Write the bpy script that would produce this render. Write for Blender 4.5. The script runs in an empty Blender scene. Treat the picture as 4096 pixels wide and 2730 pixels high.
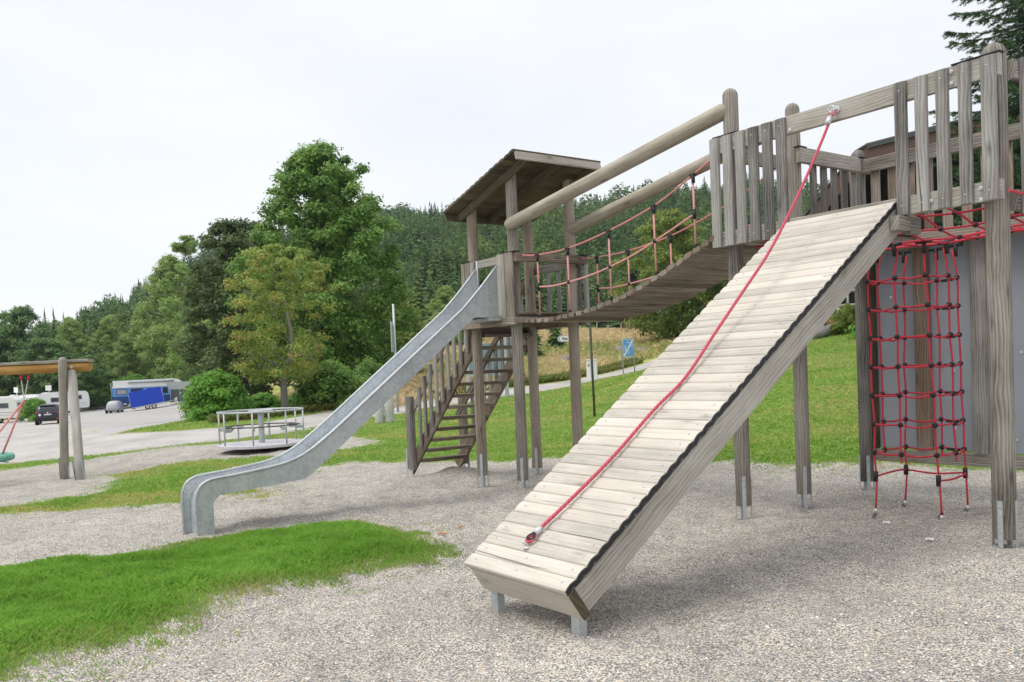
import bpy, bmesh, math, random
import numpy as np
from mathutils import Vector, Matrix
R = math.radians
sc = bpy.context.scene
COL = sc.collection
# ---------------------------------------------------------------- camera
YAW = R(54.1)
cam_d = bpy.data.cameras.new("camera"); cam = bpy.data.objects.new("camera", cam_d); COL.objects.link(cam)
sc.camera = cam
cam_d.sensor_width = 36; cam_d.lens = 3468.4 / 4096 * 36
cam_d.shift_x = (2048 - 2006.2) / 4096; cam_d.shift_y = (1592.0 - 1365) / 4096
cam_d.clip_start = .05; cam_d.clip_end = 3000
_t = R(-1.924); _r = R(2.442)
_F = Vector((-math.sin(YAW) * math.cos(_t), math.cos(YAW) * math.cos(_t), math.sin(_t)))
_R0 = Vector((math.cos(YAW), math.sin(YAW), 0)); _U0 = _R0.cross(_F)
_Rr = math.cos(_r) * _R0 - math.sin(_r) * _U0; _Uu = math.sin(_r) * _R0 + math.cos(_r) * _U0
cam.matrix_world = Matrix(((_Rr.x, _Uu.x, -_F.x, 0), (_Rr.y, _Uu.y, -_F.y, 0), (_Rr.z, _Uu.z, -_F.z, 1.5), (0, 0, 0, 1)))
# ---------------------------------------------------------------- sky and light (bright overcast)
SUN_EL, SUN_AZ = R(64), R(196)          # azimuth measured from +Y clockwise
w = bpy.data.worlds.new("World"); sc.world = w; w.use_nodes = True
nt = w.node_tree; nt.nodes.clear()
def wn(t, **k):
    n = nt.nodes.new(t)
    for a, b in k.items(): setattr(n, a, b)
    return n
out = wn('ShaderNodeOutputWorld'); bg = wn('ShaderNodeBackground'); add = wn('ShaderNodeAddShader'); bg2 = wn('ShaderNodeBackground')
sky = wn('ShaderNodeTexSky', sky_type='NISHITA', sun_disc=False); sky.sun_elevation = SUN_EL; sky.sun_rotation = SUN_AZ
bg.inputs[1].default_value = .012
nt.links.new(sky.outputs[0], bg.inputs[0])
tc = wn('ShaderNodeTexCoord'); sep = wn('ShaderNodeSeparateXYZ'); nt.links.new(tc.outputs['Generated'], sep.inputs[0])
noi = wn('ShaderNodeTexNoise'); noi.inputs['Scale'].default_value = 2.2; noi.inputs['Detail'].default_value = 5; noi.inputs['Roughness'].default_value = .5
mp = wn('ShaderNodeMapping'); mp.inputs['Scale'].default_value = (1, 1, 3.2)
nt.links.new(tc.outputs['Generated'], mp.inputs[0]); nt.links.new(mp.outputs[0], noi.inputs['Vector'])
cr = wn('ShaderNodeValToRGB'); e = cr.color_ramp.elements
e[0].position = .3; e[0].color = (.595, .612, .642, 1); e[1].position = .62; e[1].color = (.66, .666, .680, 1)
nt.links.new(noi.outputs[0], cr.inputs[0])
zr = wn('ShaderNodeMapRange'); zr.inputs[1].default_value = .45; zr.inputs[2].default_value = 1.; zr.inputs[3].default_value = 1.; zr.inputs[4].default_value = 1.5
nt.links.new(sep.outputs[2], zr.inputs[0])
nt.links.new(cr.outputs[0], bg2.inputs[0]); nt.links.new(zr.outputs[0], bg2.inputs[1])
nt.links.new(bg.outputs[0], add.inputs[0]); nt.links.new(bg2.outputs[0], add.inputs[1]); nt.links.new(add.outputs[0], out.inputs[0])
sl = bpy.data.lights.new("sun", 'SUN'); sl.energy = 1.4; sl.angle = R(34); sl.color = (1, .96, .90)
so = bpy.data.objects.new("sun", sl); COL.objects.link(so)
_sd = Vector((math.sin(SUN_AZ) * math.cos(SUN_EL), math.cos(SUN_AZ) * math.cos(SUN_EL), math.sin(SUN_EL)))
so.rotation_euler = _sd.to_track_quat('Z', 'Y').to_euler(); so.location = _sd * 60
sc.view_settings.view_transform = 'Standard'; sc.view_settings.look = 'None'; sc.view_settings.exposure = .53; sc.view_settings.gamma = 1
sc.render.resolution_x = 1024; sc.render.resolution_y = 682
sc.cycles.max_bounces = 6; sc.cycles.transparent_max_bounces = 4; sc.cycles.diffuse_bounces = 3
rng = np.random.default_rng(7); rnd = random.Random(5)
# ---------------------------------------------------------------- helpers
LOC = {}
def tag(o, label=None, cat=None, group=None, kind=None):
    if label: o['label'] = label
    if cat: o['category'] = cat
    if group: o['group'] = group
    if kind: o['kind'] = kind
    return o
def thing(name, label, cat, loc=(0, 0, 0), rz=0, group=None):
    o = bpy.data.objects.new(name, None); COL.objects.link(o); o.location = loc; o.rotation_euler = (0, 0, rz); o.empty_display_size = .2
    LOC[o.name] = Vector(loc)
    return tag(o, label, cat, group)
def link_mesh(name, me, parent=None):
    o = bpy.data.objects.new(name, me); COL.objects.link(o)
    if parent is not None: o.parent = parent; LOC[o.name] = LOC[parent.name]
    else: LOC[o.name] = Vector((0, 0, 0))
    return o
def copy_tree(o, parent=None):
    c = o.copy(); COL.objects.link(c)
    LOC[c.name] = LOC.get(o.name, Vector((0, 0, 0)))
    if parent is not None: c.parent = parent
    for ch in o.children: copy_tree(ch, c)
    return c
def V(*a): return Vector(a)
class MB:
    """collects faces; every piece carries its own length-wise uv and a random tint value"""
    def __init__(s): s.v = []; s.f = []; s.uv = []; s.t = []; s.sm = []; s.tint = rnd.random(); s.cuts = []
    def piece(s): s.tint = rnd.random(); s.o = (rnd.uniform(0, 50), rnd.uniform(0, 50)); return s
    def face(s, idx, uvs, smooth=False): s.f.append(idx); s.uv += uvs; s.t.append(s.tint); s.sm.append(smooth)
    def loft(s, rings, us, closed=True, cap0=True, cap1=True, smooth=True, newpiece=True):
        """rings: equal-length lists of points; us: length coordinate of each ring"""
        if newpiece: s.piece(); s.cuts.append((len(s.v), len(s.f), len(s.uv)))
        n = len(rings[0]); b = len(s.v)
        per = [0.]
        ref = max(rings, key=lambda r: sum((Vector(r[i]) - Vector(r[i - 1])).length for i in range(n)))
        for i in range(n): per.append(per[-1] + (Vector(ref[(i + 1) % n]) - Vector(ref[i])).length)
        for r in rings: s.v += [tuple(p) for p in r]
        ou, ov = s.o
        for j in range(len(rings) - 1):
            for i in range(n if closed else n - 1):
                k = (i + 1) % n
                s.face((b + j * n + i, b + j * n + k, b + (j + 1) * n + k, b + (j + 1) * n + i),
                       [(ou + us[j], ov + per[i]), (ou + us[j], ov + per[i + 1]), (ou + us[j + 1], ov + per[i + 1]), (ou + us[j + 1], ov + per[i])], smooth)
        def cap(base, ring, rev):
            c = sum((Vector(p) for p in ring), Vector()) / n
            idx = [base + i for i in range(n)]; ax = (Vector(ring[0]) - c).normalized()
            nn = (Vector(ring[n // 3]) - c).cross(ax); nn = nn.normalized() if nn.length > 1e-9 else Vector((0, 0, 1)); ay = nn.cross(ax)
            uv = [(ou + 7 + .15 * (Vector(p) - c).dot(ax), ov + (Vector(p) - c).dot(ay)) for p in ring]
            if rev: idx = idx[::-1]; uv = uv[::-1]
            s.face(tuple(idx), uv, False)
        if cap0: cap(b, rings[0], True)
        if cap1: cap(b + (len(rings) - 1) * n, rings[-1], False)
        return s
    def prism(s, p0, p1, sec, up=(0, 0, 1), smooth=False, newpiece=True, segs=1, warp=0):
        p0 = Vector(p0); p1 = Vector(p1); ax = (p1 - p0); L = ax.length; ax.normalize(); up = Vector(up)
        if abs(ax.dot(up)) > .98: up = Vector((1, 0, 0))
        side = ax.cross(up).normalized(); up2 = side.cross(ax).normalized()
        rings = []; us = []
        for j in range(segs + 1):
            t = j / segs; c = p0.lerp(p1, t); wv = (up2 * math.sin(t * 3.14) * warp)
            rings.append([c + side * a + up2 * b + wv for a, b in sec]); us.append(L * t)
        return s.loft(rings, us, smooth=smooth, newpiece=newpiece)
    def beam(s, p0, p1, w_, h_, up=(0, 0, 1), bev=.004, newpiece=True):
        """rectangular bar, w_ across, h_ along up"""
        a, b = w_ / 2, h_ / 2; e_ = min(bev, a * .4, b * .4)
        return s.prism(p0, p1, [(-a + e_, -b), (a - e_, -b), (a, -b + e_), (a, b - e_), (a - e_, b), (-a + e_, b), (-a, b - e_), (-a, -b + e_)], up, newpiece=newpiece)
    def box(s, lo, hi, bev=.004):
        lo = Vector(lo); hi = Vector(hi); c = (lo + hi) / 2; d = hi - lo
        ax = max(range(3), key=lambda i: d[i]); a = Vector((0, 0, 0)); a[ax] = d[ax] / 2
        up = Vector((0, 0, 1)) if ax != 2 else Vector((0, 1, 0))
        hh = d[2] if ax != 2 else d[1]; ww = d[1] if ax == 0 else d[0]
        return s.beam(c - a, c + a, ww, hh, up, bev)
    def halfround(s, p0, p1, w_, h_, up, n=7, thick=0.0):
        """board with an arched top; up points to the arched side"""
        sec = [(w_ / 2 * math.cos(t), thick + (h_ - thick) * math.sin(t) ** .8) for t in [math.pi * i / n for i in range(n + 1)]]
        if thick > 0: sec = [(w_ / 2, 0)] + sec + [(-w_ / 2, 0)]
        sec = sec[::-1]
        return s.prism(p0, p1, sec[::-1], up)
    def log(s, p0, p1, r, n=18, dome=False, dome0=False, r1=None):
        p0 = Vector(p0); p1 = Vector(p1); ax = p1 - p0; L = ax.length; ax.normalize(); r1 = r if r1 is None else r1
        up = Vector((0, 0, 1)) if abs(ax.z) < .9 else Vector((1, 0, 0)); a = ax.cross(up).normalized(); b = a.cross(ax).normalized() * -1
        rings = []; us = []
        def ring(c, rr, u): rings.append([c + a * rr * math.cos(2 * math.pi * i / n) + b * rr * math.sin(2 * math.pi * i / n) for i in range(n)]); us.append(u)
        if dome0:
            for q in (.12, .5, .8): ring(p0 + ax * r * (1 - math.cos(math.asin(q))) * 1., r * q, r * .1)
        else: ring(p0, r - .006, 0)
        ring(p0 + ax * (r if dome0 else .006), r, .01)
        for q in (.3, .6): ring(p0 + ax * (L - r) * q, r + (r1 - r) * q, L * q)
        ring(p1 - ax * (r1 if dome else .006), r1, L - .02)
        if dome:
            for q in (.97, .85, .65, .4, .12): ring(p1 - ax * r1 * (1 - math.sqrt(1 - q * q)), r1 * q, L)
        else: ring(p1, r1 - .006, L)
        return s.loft(rings, us, smooth=True)
    def tube(s, pts, r, n=8, newpiece=True, cap=True, rs=None):
        pts = [Vector(p) for p in pts]; rings = []; us = []; L = 0; prev = None
        for i, p in enumerate(pts):
            d = (pts[min(i + 1, len(pts) - 1)] - pts[max(i - 1, 0)]).normalized()
            if prev is None:
                up = Vector((0, 0, 1)) if abs(d.z) < .9 else Vector((1, 0, 0)); a = d.cross(up).normalized()
            else: a = (prev - d * prev.dot(d)).normalized()
            prev = a; b = d.cross(a); rr = r if rs is None else rs[i]
            if i: L += (p - pts[i - 1]).length
            rings.append([p + a * rr * math.cos(2 * math.pi * k / n) + b * rr * math.sin(2 * math.pi * k / n) for k in range(n)]); us.append(L)
        return s.loft(rings, us, smooth=True, cap0=cap, cap1=cap, newpiece=newpiece)
    def ball(s, c, r, n=10, sc_=(1, 1, 1), m=6):
        c = Vector(c); rings = []
        for j in range(m + 1):
            t = math.pi * (.03 + .94 * j / m)
            rings.append([c + Vector((r * sc_[0] * math.sin(t) * math.cos(2 * math.pi * k / n), r * sc_[1] * math.sin(t) * math.sin(2 * math.pi * k / n), -r * sc_[2] * math.cos(t))) for k in range(n)])
        return s.loft(rings, [r * j * .5 for j in range(m + 1)], smooth=True)
    def build_each(s, name, mat, parent=None, local=False):
        """one object per collected piece"""
        ends = s.cuts[1:] + [(len(s.v), len(s.f), len(s.uv))]; o = []
        for (v0, f0, u0), (v1, f1, u1) in zip(s.cuts, ends):
            q = MB(); q.v = s.v[v0:v1]; q.f = [tuple(i - v0 for i in f) for f in s.f[f0:f1]]; q.uv = s.uv[u0:u1]; q.t = s.t[f0:f1]; q.sm = s.sm[f0:f1]; o.append(q.build(name, mat, parent, local))
        return o
    def build(s, name, mat, parent=None, local=False):
        me = bpy.data.meshes.new(name); off = Vector((0, 0, 0)) if (parent is None or local) else LOC[parent.name]
        me.from_pydata([(p[0] - off.x, p[1] - off.y, p[2] - off.z) for p in s.v], [], s.f); me.materials.append(mat)
        uvl = me.uv_layers.new(name="UVMap"); uvl.data.foreach_set('uv', np.array(s.uv, 'f').ravel())
        at = me.attributes.new('tint', 'FLOAT', 'FACE'); at.data.foreach_set('value', np.array(s.t, 'f'))
        me.polygons.foreach_set('use_smooth', np.array(s.sm, bool)); me.update()
        bm = bmesh.new(); bm.from_mesh(me); bmesh.ops.recalc_face_normals(bm, faces=bm.faces); bm.to_mesh(me); bm.free()
        return link_mesh(name, me, parent)
def bez(pts, n=6):
    """Catmull-Rom through points"""
    P = [Vector(p) for p in pts]; P = [P[0] * 2 - P[1]] + P + [P[-1] * 2 - P[-2]]; o = []
    for i in range(1, len(P) - 2):
        for k in range(n):
            t = k / n; a, b, c, d = P[i - 1:i + 3]
            o.append(.5 * ((2 * b) + (c - a) * t + (2 * a - 5 * b + 4 * c - d) * t * t + (3 * b - a - 3 * c + d) * t ** 3))
    o.append(P[-2]); return o
def quad_cloud(name, mat, Vs, Fs, tint, parent=None, hue=None):
    """Vs (n,3), Fs (m,3|4) numpy -> one mesh"""
    me = bpy.data.meshes.new(name); m, k = Fs.shape
    me.vertices.add(len(Vs)); me.vertices.foreach_set('co', Vs.astype('f').ravel())
    me.loops.add(m * k); me.loops.foreach_set('vertex_index', Fs.astype('i').ravel())
    me.polygons.add(m); me.polygons.foreach_set('loop_start', np.arange(0, m * k, k, dtype='i'))
    me.update(calc_edges=True)
    at = me.attributes.new('tint', 'FLOAT', 'FACE'); at.data.foreach_set('value', tint.astype('f'))
    if hue is not None:
        at = me.attributes.new('hue', 'FLOAT', 'FACE'); at.data.foreach_set('value', hue.astype('f'))
    me.materials.append(mat)
    return link_mesh(name, me, parent)
# ---------------------------------------------------------------- materials
class NT:
    def __init__(s, name):
        s.m = bpy.data.materials.new(name); s.m.use_nodes = True; s.t = s.m.node_tree; s.t.nodes.clear()
        s.out = s.n('ShaderNodeOutputMaterial'); s.b = s.n('ShaderNodeBsdfPrincipled'); s.l(s.b.outputs[0], s.out.inputs[0])
    def n(s, t, **k):
        n = s.t.nodes.new(t)
        for a, b in k.items(): setattr(n, a, b)
        return n
    def l(s, a, b): s.t.links.new(a, b)
    def val(s, sock, v):
        if isinstance(v, (int, float, tuple)): sock.default_value = v
        else: s.l(v, sock)
    def attr(s, name): n = s.n('ShaderNodeAttribute', attribute_name=name); return n.outputs['Fac']
    def math(s, op, a, b=0., c=None, clamp=False):
        n = s.n('ShaderNodeMath', operation=op); n.use_clamp = clamp; s.val(n.inputs[0], a); s.val(n.inputs[1], b)
        if c is not None: s.val(n.inputs[2], c)
        return n.outputs[0]
    def vmath(s, op, a, b): n = s.n('ShaderNodeVectorMath', operation=op); s.val(n.inputs[0], a); s.val(n.inputs[1], b); return n.outputs[0]
    def noise(s, vec, scale, detail=3, rough=.55, dist=0): 
        n = s.n('ShaderNodeTexNoise'); s.l(vec, n.inputs['Vector']); n.inputs['Scale'].default_value = scale; n.inputs['Detail'].default_value = detail
        n.inputs['Roughness'].default_value = rough; n.inputs['Distortion'].default_value = dist; return n.outputs[0]
    def voro(s, vec, scale, feat='F1', rand=1): 
        n = s.n('ShaderNodeTexVoronoi', feature=feat); s.l(vec, n.inputs['Vector']); n.inputs['Scale'].default_value = scale; n.inputs['Randomness'].default_value = rand; return n
    def mapv(s, vec, scale=(1, 1, 1), loc=(0, 0, 0), rot=(0, 0, 0)):
        n = s.n('ShaderNodeMapping'); s.l(vec, n.inputs[0]); n.inputs['Scale'].default_value = scale; n.inputs['Location'].default_value = loc; n.inputs['Rotation'].default_value = rot; return n.outputs[0]
    def ramp(s, fac, stops, interp='LINEAR'):
        n = s.n('ShaderNodeValToRGB'); s.l(fac, n.inputs[0]); cr = n.color_ramp; cr.interpolation = interp
        while len(cr.elements) < len(stops): cr.elements.new(.5)
        for e_, (p, c) in zip(cr.elements, stops): e_.position = p; e_.color = (*c, 1) if len(c) == 3 else c
        return n.outputs[0]
    def mix(s, f, a, b, mode='MIX'):
        n = s.n('ShaderNodeMix', data_type='RGBA', blend_type=mode)
        s.val(n.inputs[0], f); 
        for i, v in ((6, a), (7, b)):
            if isinstance(v, tuple): n.inputs[i].default_value = (*v, 1) if len(v) == 3 else v
            else: s.l(v, n.inputs[i])
        return n.outputs[2]
    def bump(s, h, strength=.5, dist=.01, nrm=None):
        n = s.n('ShaderNodeBump'); s.l(h, n.inputs['Height']); n.inputs['Strength'].default_value = strength; n.inputs['Distance'].default_value = dist
        if nrm is not None: s.l(nrm, n.inputs['Normal'])
        return n.outputs[0]
    def fin(s, col=None, rough=.8, metal=0., nrm=None, spec=.3):
        if col is not None: s.val(s.b.inputs['Base Color'], (*col, 1) if isinstance(col, tuple) and len(col) == 3 else col)
        s.val(s.b.inputs['Roughness'], rough); s.val(s.b.inputs['Metallic'], metal); s.b.inputs['Specular IOR Level'].default_value = spec
        if nrm is not None: s.l(nrm, s.b.inputs['Normal'])
        return s.m
def wood(name, dark, mid, light, grain=1., var=.35, green=0., brown=0.0):
    m = NT(name); uv = m.n('ShaderNodeUVMap').outputs[0]; tint = m.attr('tint')
    wob = m.noise(m.mapv(uv, (1.1, 5, 1)), 1.0, 2)
    off = m.n('ShaderNodeCombineXYZ'); m.l(m.math('MULTIPLY', wob, .09), off.inputs[1])
    uvw = m.vmath('ADD', uv, off.outputs[0])
    # growth-ring lines that run along the piece and bend round the knots
    vk = m.voro(m.mapv(uv, (2.1, 7.5, 1)), 1.0)
    knot = m.math('SUBTRACT', 1., m.math('MULTIPLY', vk.outputs['Distance'], 5.0), clamp=True)
    wv = m.n('ShaderNodeTexWave', bands_direction='Y', wave_profile='SAW'); m.l(m.mapv(uvw, (.35, 1, 1)), wv.inputs['Vector'])
    wv.inputs['Scale'].default_value = 13; wv.inputs['Distortion'].default_value = 3.2; wv.inputs['Detail'].default_value = 2; wv.inputs['Detail Scale'].default_value = 1.2
    fine = m.noise(m.mapv(uvw, (3.0, 150, 1)), 1.0, 3, .65); mid_n = m.noise(m.mapv(uvw, (.8, 28, 1)), 1.0, 4, .6); blot = m.noise(m.mapv(uv, (1.6, 3.5, 1)), 1.0, 4, .6)
    g = m.math('ADD', m.math('MULTIPLY', wv.outputs['Fac'], .30 * grain), m.math('ADD', m.math('MULTIPLY', fine, .45), m.math('MULTIPLY', mid_n, .55)))
    g = m.math('ADD', g, m.math('MULTIPLY', m.math('SUBTRACT', blot, .5), .8)); g = m.math('ADD', g, m.math('MULTIPLY', m.math('SUBTRACT', tint, .5), var))
    col = m.ramp(g, [(.28, dark), (.58, mid), (.95, light)])
    if brown: col = m.mix(m.math('MULTIPLY', m.ramp(m.noise(m.mapv(uv, (.9, 2.2, 1), (9, 3, 0)), 1.0, 3), [(.42, (0, 0, 0)), (.68, (1, 1, 1))]), brown), col, (.23, .135, .075))
    if green: col = m.mix(m.math('MULTIPLY', m.ramp(m.noise(m.mapv(uv, (.7, 2, 1), (5, 1, 0)), 1.3, 4), [(.45, (0, 0, 0)), (.65, (1, 1, 1))]), green), col, (.13, .125, .055))
    col = m.mix(m.math('MULTIPLY', m.math('POWER', knot, 1.5), .75), col, tuple(c * .42 for c in dark))
    crk = m.noise(m.mapv(uvw, (.55, 55, 1), (3, 8, 0)), 1.0, 1); ck = m.ramp(crk, [(.70, (0, 0, 0)), (.735, (1, 1, 1))])
    col = m.mix(m.math('MULTIPLY', ck, .7), col, tuple(c * .3 for c in dark))
    h = m.math('SUBTRACT', m.math('MULTIPLY', g, .6), m.math('MULTIPLY', ck, .8))
    return m.fin(col, .86, nrm=m.bump(h, .55, .004), spec=.2)
M = {}
M['wood'] = wood('weathered_wood', (.075, .067, .056), (.255, .232, .196), (.455, .43, .375), brown=.12)
M['wood_fence'] = wood('grey_picket_wood', (.07, .065, .06), (.205, .193, .174), (.385, .37, .338))
M['wood_log'] = wood('peeled_log_wood', (.15, .13, .10), (.34, .30, .235), (.53, .485, .40), green=.25, grain=.6)
M['wood_brown'] = wood('brown_post_wood', (.07, .055, .042), (.22, .178, .14), (.41, .365, .305), brown=.4)
M['wood_ramp'] = wood('bleached_ramp_wood', (.36, .335, .295), (.54, .495, .43), (.68, .635, .56), grain=.35, var=.30)
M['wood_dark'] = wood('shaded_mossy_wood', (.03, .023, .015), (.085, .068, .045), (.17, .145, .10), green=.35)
M['wood_stair'] = wood('stair_wood', (.06, .048, .037), (.17, .143, .113), (.33, .292, .24), brown=.35)
M['wood_white'] = wood('silver_post_wood', (.30, .28, .25), (.50, .475, .44), (.66, .64, .60), grain=.3)
M['wood_orange'] = wood('varnished_beam_wood', (.17, .085, .02), (.34, .18, .05), (.48, .30, .11), grain=.5)
def simple(name, col, rough=.6, metal=0., var=.12, scale=6., bump=0., spec=.35):
    m = NT(name); tcn = m.n('ShaderNodeTexCoord').outputs['Object']; n1 = m.noise(tcn, scale, 4)
    f = m.math('ADD', 1 - var, m.math('MULTIPLY', n1, var * 2)); c = m.mix(1., (*col, 1), m.n('ShaderNodeCombineColor').outputs[0], 'MULTIPLY')
    cc = m.n('ShaderNodeCombineColor'); [m.l(f, cc.inputs[i]) for i in range(3)]
    c = m.mix(1., (*col, 1), cc.outputs[0], 'MULTIPLY')
    return m.fin(c, rough, metal, m.bump(n1, bump, .01) if bump else None, spec)
def galv(name, base, metal=.45, rough=.42):
    m = NT(name); tcn = m.n('ShaderNodeTexCoord').outputs['Object']
    v = m.voro(m.mapv(tcn, (1, 1, 1)), 38); v2 = m.voro(tcn, 90)
    sp = m.math('ADD', m.math('MULTIPLY', m.n('ShaderNodeSeparateColor').outputs[0], 0), 0)
    s1 = m.n('ShaderNodeSeparateColor'); m.l(v.outputs['Color'], s1.inputs[0]); s2 = m.n('ShaderNodeSeparateColor'); m.l(v2.outputs['Color'], s2.inputs[0])
    n = m.noise(tcn, 3.2, 5, .6); n2 = m.noise(m.mapv(tcn, (2, 2, .6)), 9, 4, .6)
    g = m.math('ADD', m.math('MULTIPLY', s1.outputs[0], .16), m.math('ADD', m.math('MULTIPLY', s2.outputs[1], .10), m.math('ADD', m.math('MULTIPLY', n, .55), m.math('MULTIPLY', n2, .3))))
    col = m.ramp(g, [(.25, tuple(c * .62 for c in base)), (.55, base), (.85, tuple(min(1, c * 1.3) for c in base))])
    r = m.math('ADD', rough, m.math('MULTIPLY', m.math('SUBTRACT', g, .5), .4))
    return m.fin(col, r, metal, m.bump(g, .08, .004), .5)
M['galv'] = galv('galvanised_steel', (.455, .485, .49), .4); M['galv_in'] = galv('polished_chute_steel', (.54, .57, .595), .45, .36); M['steel'] = galv('zinc_bracket_steel', (.44, .47, .475), .4, .45)
M['carousel'] = galv('carousel_plate', (.52, .50, .53), .2, .6)
M['dark_metal'] = simple('dark_iron', (.035, .035, .04), .45, .5); M['black'] = simple('black_rubber', (.018, .018, .02), .5, var=.3, scale=30)
M['black_bit'] = simple('bitumen_felt', (.022, .024, .028), .75, var=.4, scale=20); M['zinc'] = simple('bright_zinc', (.62, .62, .62), .35, .6)
M['panel'] = simple('grey_board', (.31, .335, .37), .62, var=.16, scale=1.7); M['white'] = simple('white_paint', (.78, .78, .77), .4, var=.06); M['cream'] = simple('cream_paint', (.70, .70, .67), .5, var=.08)
M['glass'] = simple('dark_glass', (.03, .035, .045), .08, 0, spec=.8); M['tyre'] = simple('tyre', (.02, .02, .02), .8)
M['carpaint'] = simple('dark_car_paint', (.022, .025, .036), .18, .3, spec=.7); M['red_lamp'] = simple('tail_lamp', (.55, .02, .03), .2); M['plate'] = simple('plate_white', (.6, .6, .6), .5)
M['blue_tarp'] = simple('blue_tarpaulin', (.012, .06, .52), .45, var=.12, bump=.3, scale=2); M['blue_light'] = simple('light_blue_paint', (.10, .28, .62), .35); M['blue_dark'] = simple('navy_paint', (.02, .06, .22), .35)
M['grey_tarp'] = simple('grey_cover', (.42, .43, .46), .55, .1, bump=.8, scale=5); M['tent_dark'] = simple('tent_dark', (.10, .115, .13), .8, bump=.4, scale=3); M['tent_light'] = simple('tent_light', (.42, .44, .46), .8, bump=.3)
M['sign_blue'] = simple('sign_blue', (.13, .35, .78), .45, var=.04); M['sign_blue2'] = simple('sign_blue_round', (.03, .14, .6), .4); M['brown_trim'] = simple('brown_fascia', (.10, .058, .042), .7, var=.1)
M['facade'] = simple('shaded_dark_timber_wall', (.012, .010, .010), .9); M['slate'] = simple('slate_roof', (.10, .09, .09), .8, var=.3, scale=20); M['green_edge'] = simple('dark_eave_flashing', (.055, .07, .065), .6)  # facade: shade under the deep roof painted near-black into the dark timber
M['concrete'] = simple('concrete', (.46, .46, .44), .85, var=.2, scale=8, bump=.3); M['stone'] = simple('granite_boulder', (.21, .205, .195), .9, var=.45, scale=7, bump=.8); M['terracotta'] = simple('terracotta', (.55, .27, .15), .8)
M['tan'] = simple('beige_render', (.16, .13, .085), .9); M['nest'] = simple('green_nest_rope', (.16, .40, .31), .8, var=.4, scale=40, bump=.8); M['bark'] = simple('bark', (.075, .06, .05), .95, var=.6, scale=14, bump=1.)
M['bark_birch'] = simple('birch_bark', (.42, .40, .37), .9, var=.6, scale=9); M['bark_grey'] = simple('grey_lichen_bark', (.20, .19, .17), .95, var=.65, scale=22, bump=1.)
def rope_mat(name, a, b, pitch=.028):
    m = NT(name); uv = m.n('ShaderNodeUVMap').outputs[0]; s = m.n('ShaderNodeSeparateXYZ'); m.l(uv, s.inputs[0])
    ph = m.math('ADD', m.math('MULTIPLY', s.outputs[0], 1 / pitch), m.math('MULTIPLY', s.outputs[1], 1 / pitch * 1.1)); fr = m.math('FRACT', ph)
    h = m.math('SUBTRACT', 1., m.math('ABSOLUTE', m.math('SUBTRACT', m.math('MULTIPLY', fr, 2.), 1.)))
    n = m.noise(m.mapv(uv, (3, 30, 1)), 1, 3)
    col = m.mix(m.math('ADD', m.math('MULTIPLY', m.ramp(h, [(.0, (0, 0, 0)), (.35, (1, 1, 1))]), .75), m.math('MULTIPLY', n, .3), clamp=True), b, a)
    return m.fin(col, .7, nrm=m.bump(h, .8, .004), spec=.25)
M['rope_red'] = rope_mat('red_rope', (.62, .055, .085), (.26, .015, .028)); M['rope_faded'] = rope_mat('faded_pink_rope', (.68, .29, .27), (.46, .13, .12)); M['rope_pale'] = rope_mat('bleached_pink_rope', (.72, .36, .33), (.46, .17, .16))
M['rope_ramp'] = rope_mat('raspberry_rope', (.58, .10, .14), (.30, .035, .055), .034)
def leafmat(name, dark, mid, light, trans=.35, alt=None, rough=.55):
    m = NT(name); t = m.attr('tint'); col = m.ramp(t, [(0., dark), (.5, mid), (1., light)])
    if alt is not None: col = m.mix(m.attr('hue'), col, alt)
    m.fin(col, rough, spec=.35)
    tr = m.n('ShaderNodeBsdfTranslucent'); m.l(m.mix(.5, col, light), tr.inputs[0]); mx = m.n('ShaderNodeMixShader'); mx.inputs[0].default_value = trans
    m.l(m.b.outputs[0], mx.inputs[1]); m.l(tr.outputs[0], mx.inputs[2]); m.l(mx.outputs[0], m.out.inputs[0]); return m.m
M['leaf_maple'] = leafmat('maple_leaves', (.06, .13, .024), (.135, .26, .048), (.28, .44, .09)); M['leaf_bush'] = leafmat('shrub_leaves', (.07, .18, .025), (.15, .34, .04), (.26, .50, .08))
M['leaf_dark'] = leafmat('plum_leaves', (.045, .075, .024), (.09, .14, .042), (.17, .235, .075)); M['leaf_birch'] = leafmat('birch_leaves', (.14, .21, .05), (.26, .37, .10), (.40, .52, .16))
M['leaf_cherry'] = leafmat('cherry_leaves', (.13, .20, .035), (.25, .35, .065), (.40, .49, .12), alt=(.50, .17, .05)); M['leaf_mid'] = leafmat('woodland_leaves', (.10, .17, .038), (.19, .31, .07), (.31, .44, .12))
M['leaf_yellow'] = leafmat('sallow_leaves', (.09, .14, .02), (.18, .25, .04), (.30, .37, .07)); M['leaf_blue'] = leafmat('dark_alder_leaves', (.07, .13, .038), (.13, .23, .07), (.22, .34, .11))
M['needle'] = leafmat('spruce_needles', (.022, .055, .022), (.05, .105, .04), (.10, .17, .06), .2); M['needle_far'] = leafmat('forest_needles', (.035, .078, .026), (.088, .17, .046), (.18, .275, .078), .25, alt=(.19, .24, .06))
M['needle_hazed'] = leafmat('hazed_ridge_needles', (.025, .075, .065), (.05, .125, .10), (.085, .18, .14), .2)  # distance haze painted into the far-ridge needles as a blue tint
M['grass_near'] = leafmat('lush_grass', (.095, .225, .022), (.215, .445, .05), (.385, .63, .125), .4, alt=(.46, .38, .17)); M['grass_lawn'] = leafmat('lawn_grass', (.09, .21, .022), (.20, .39, .042), (.38, .58, .12), .4, alt=(.66, .50, .22))
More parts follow.
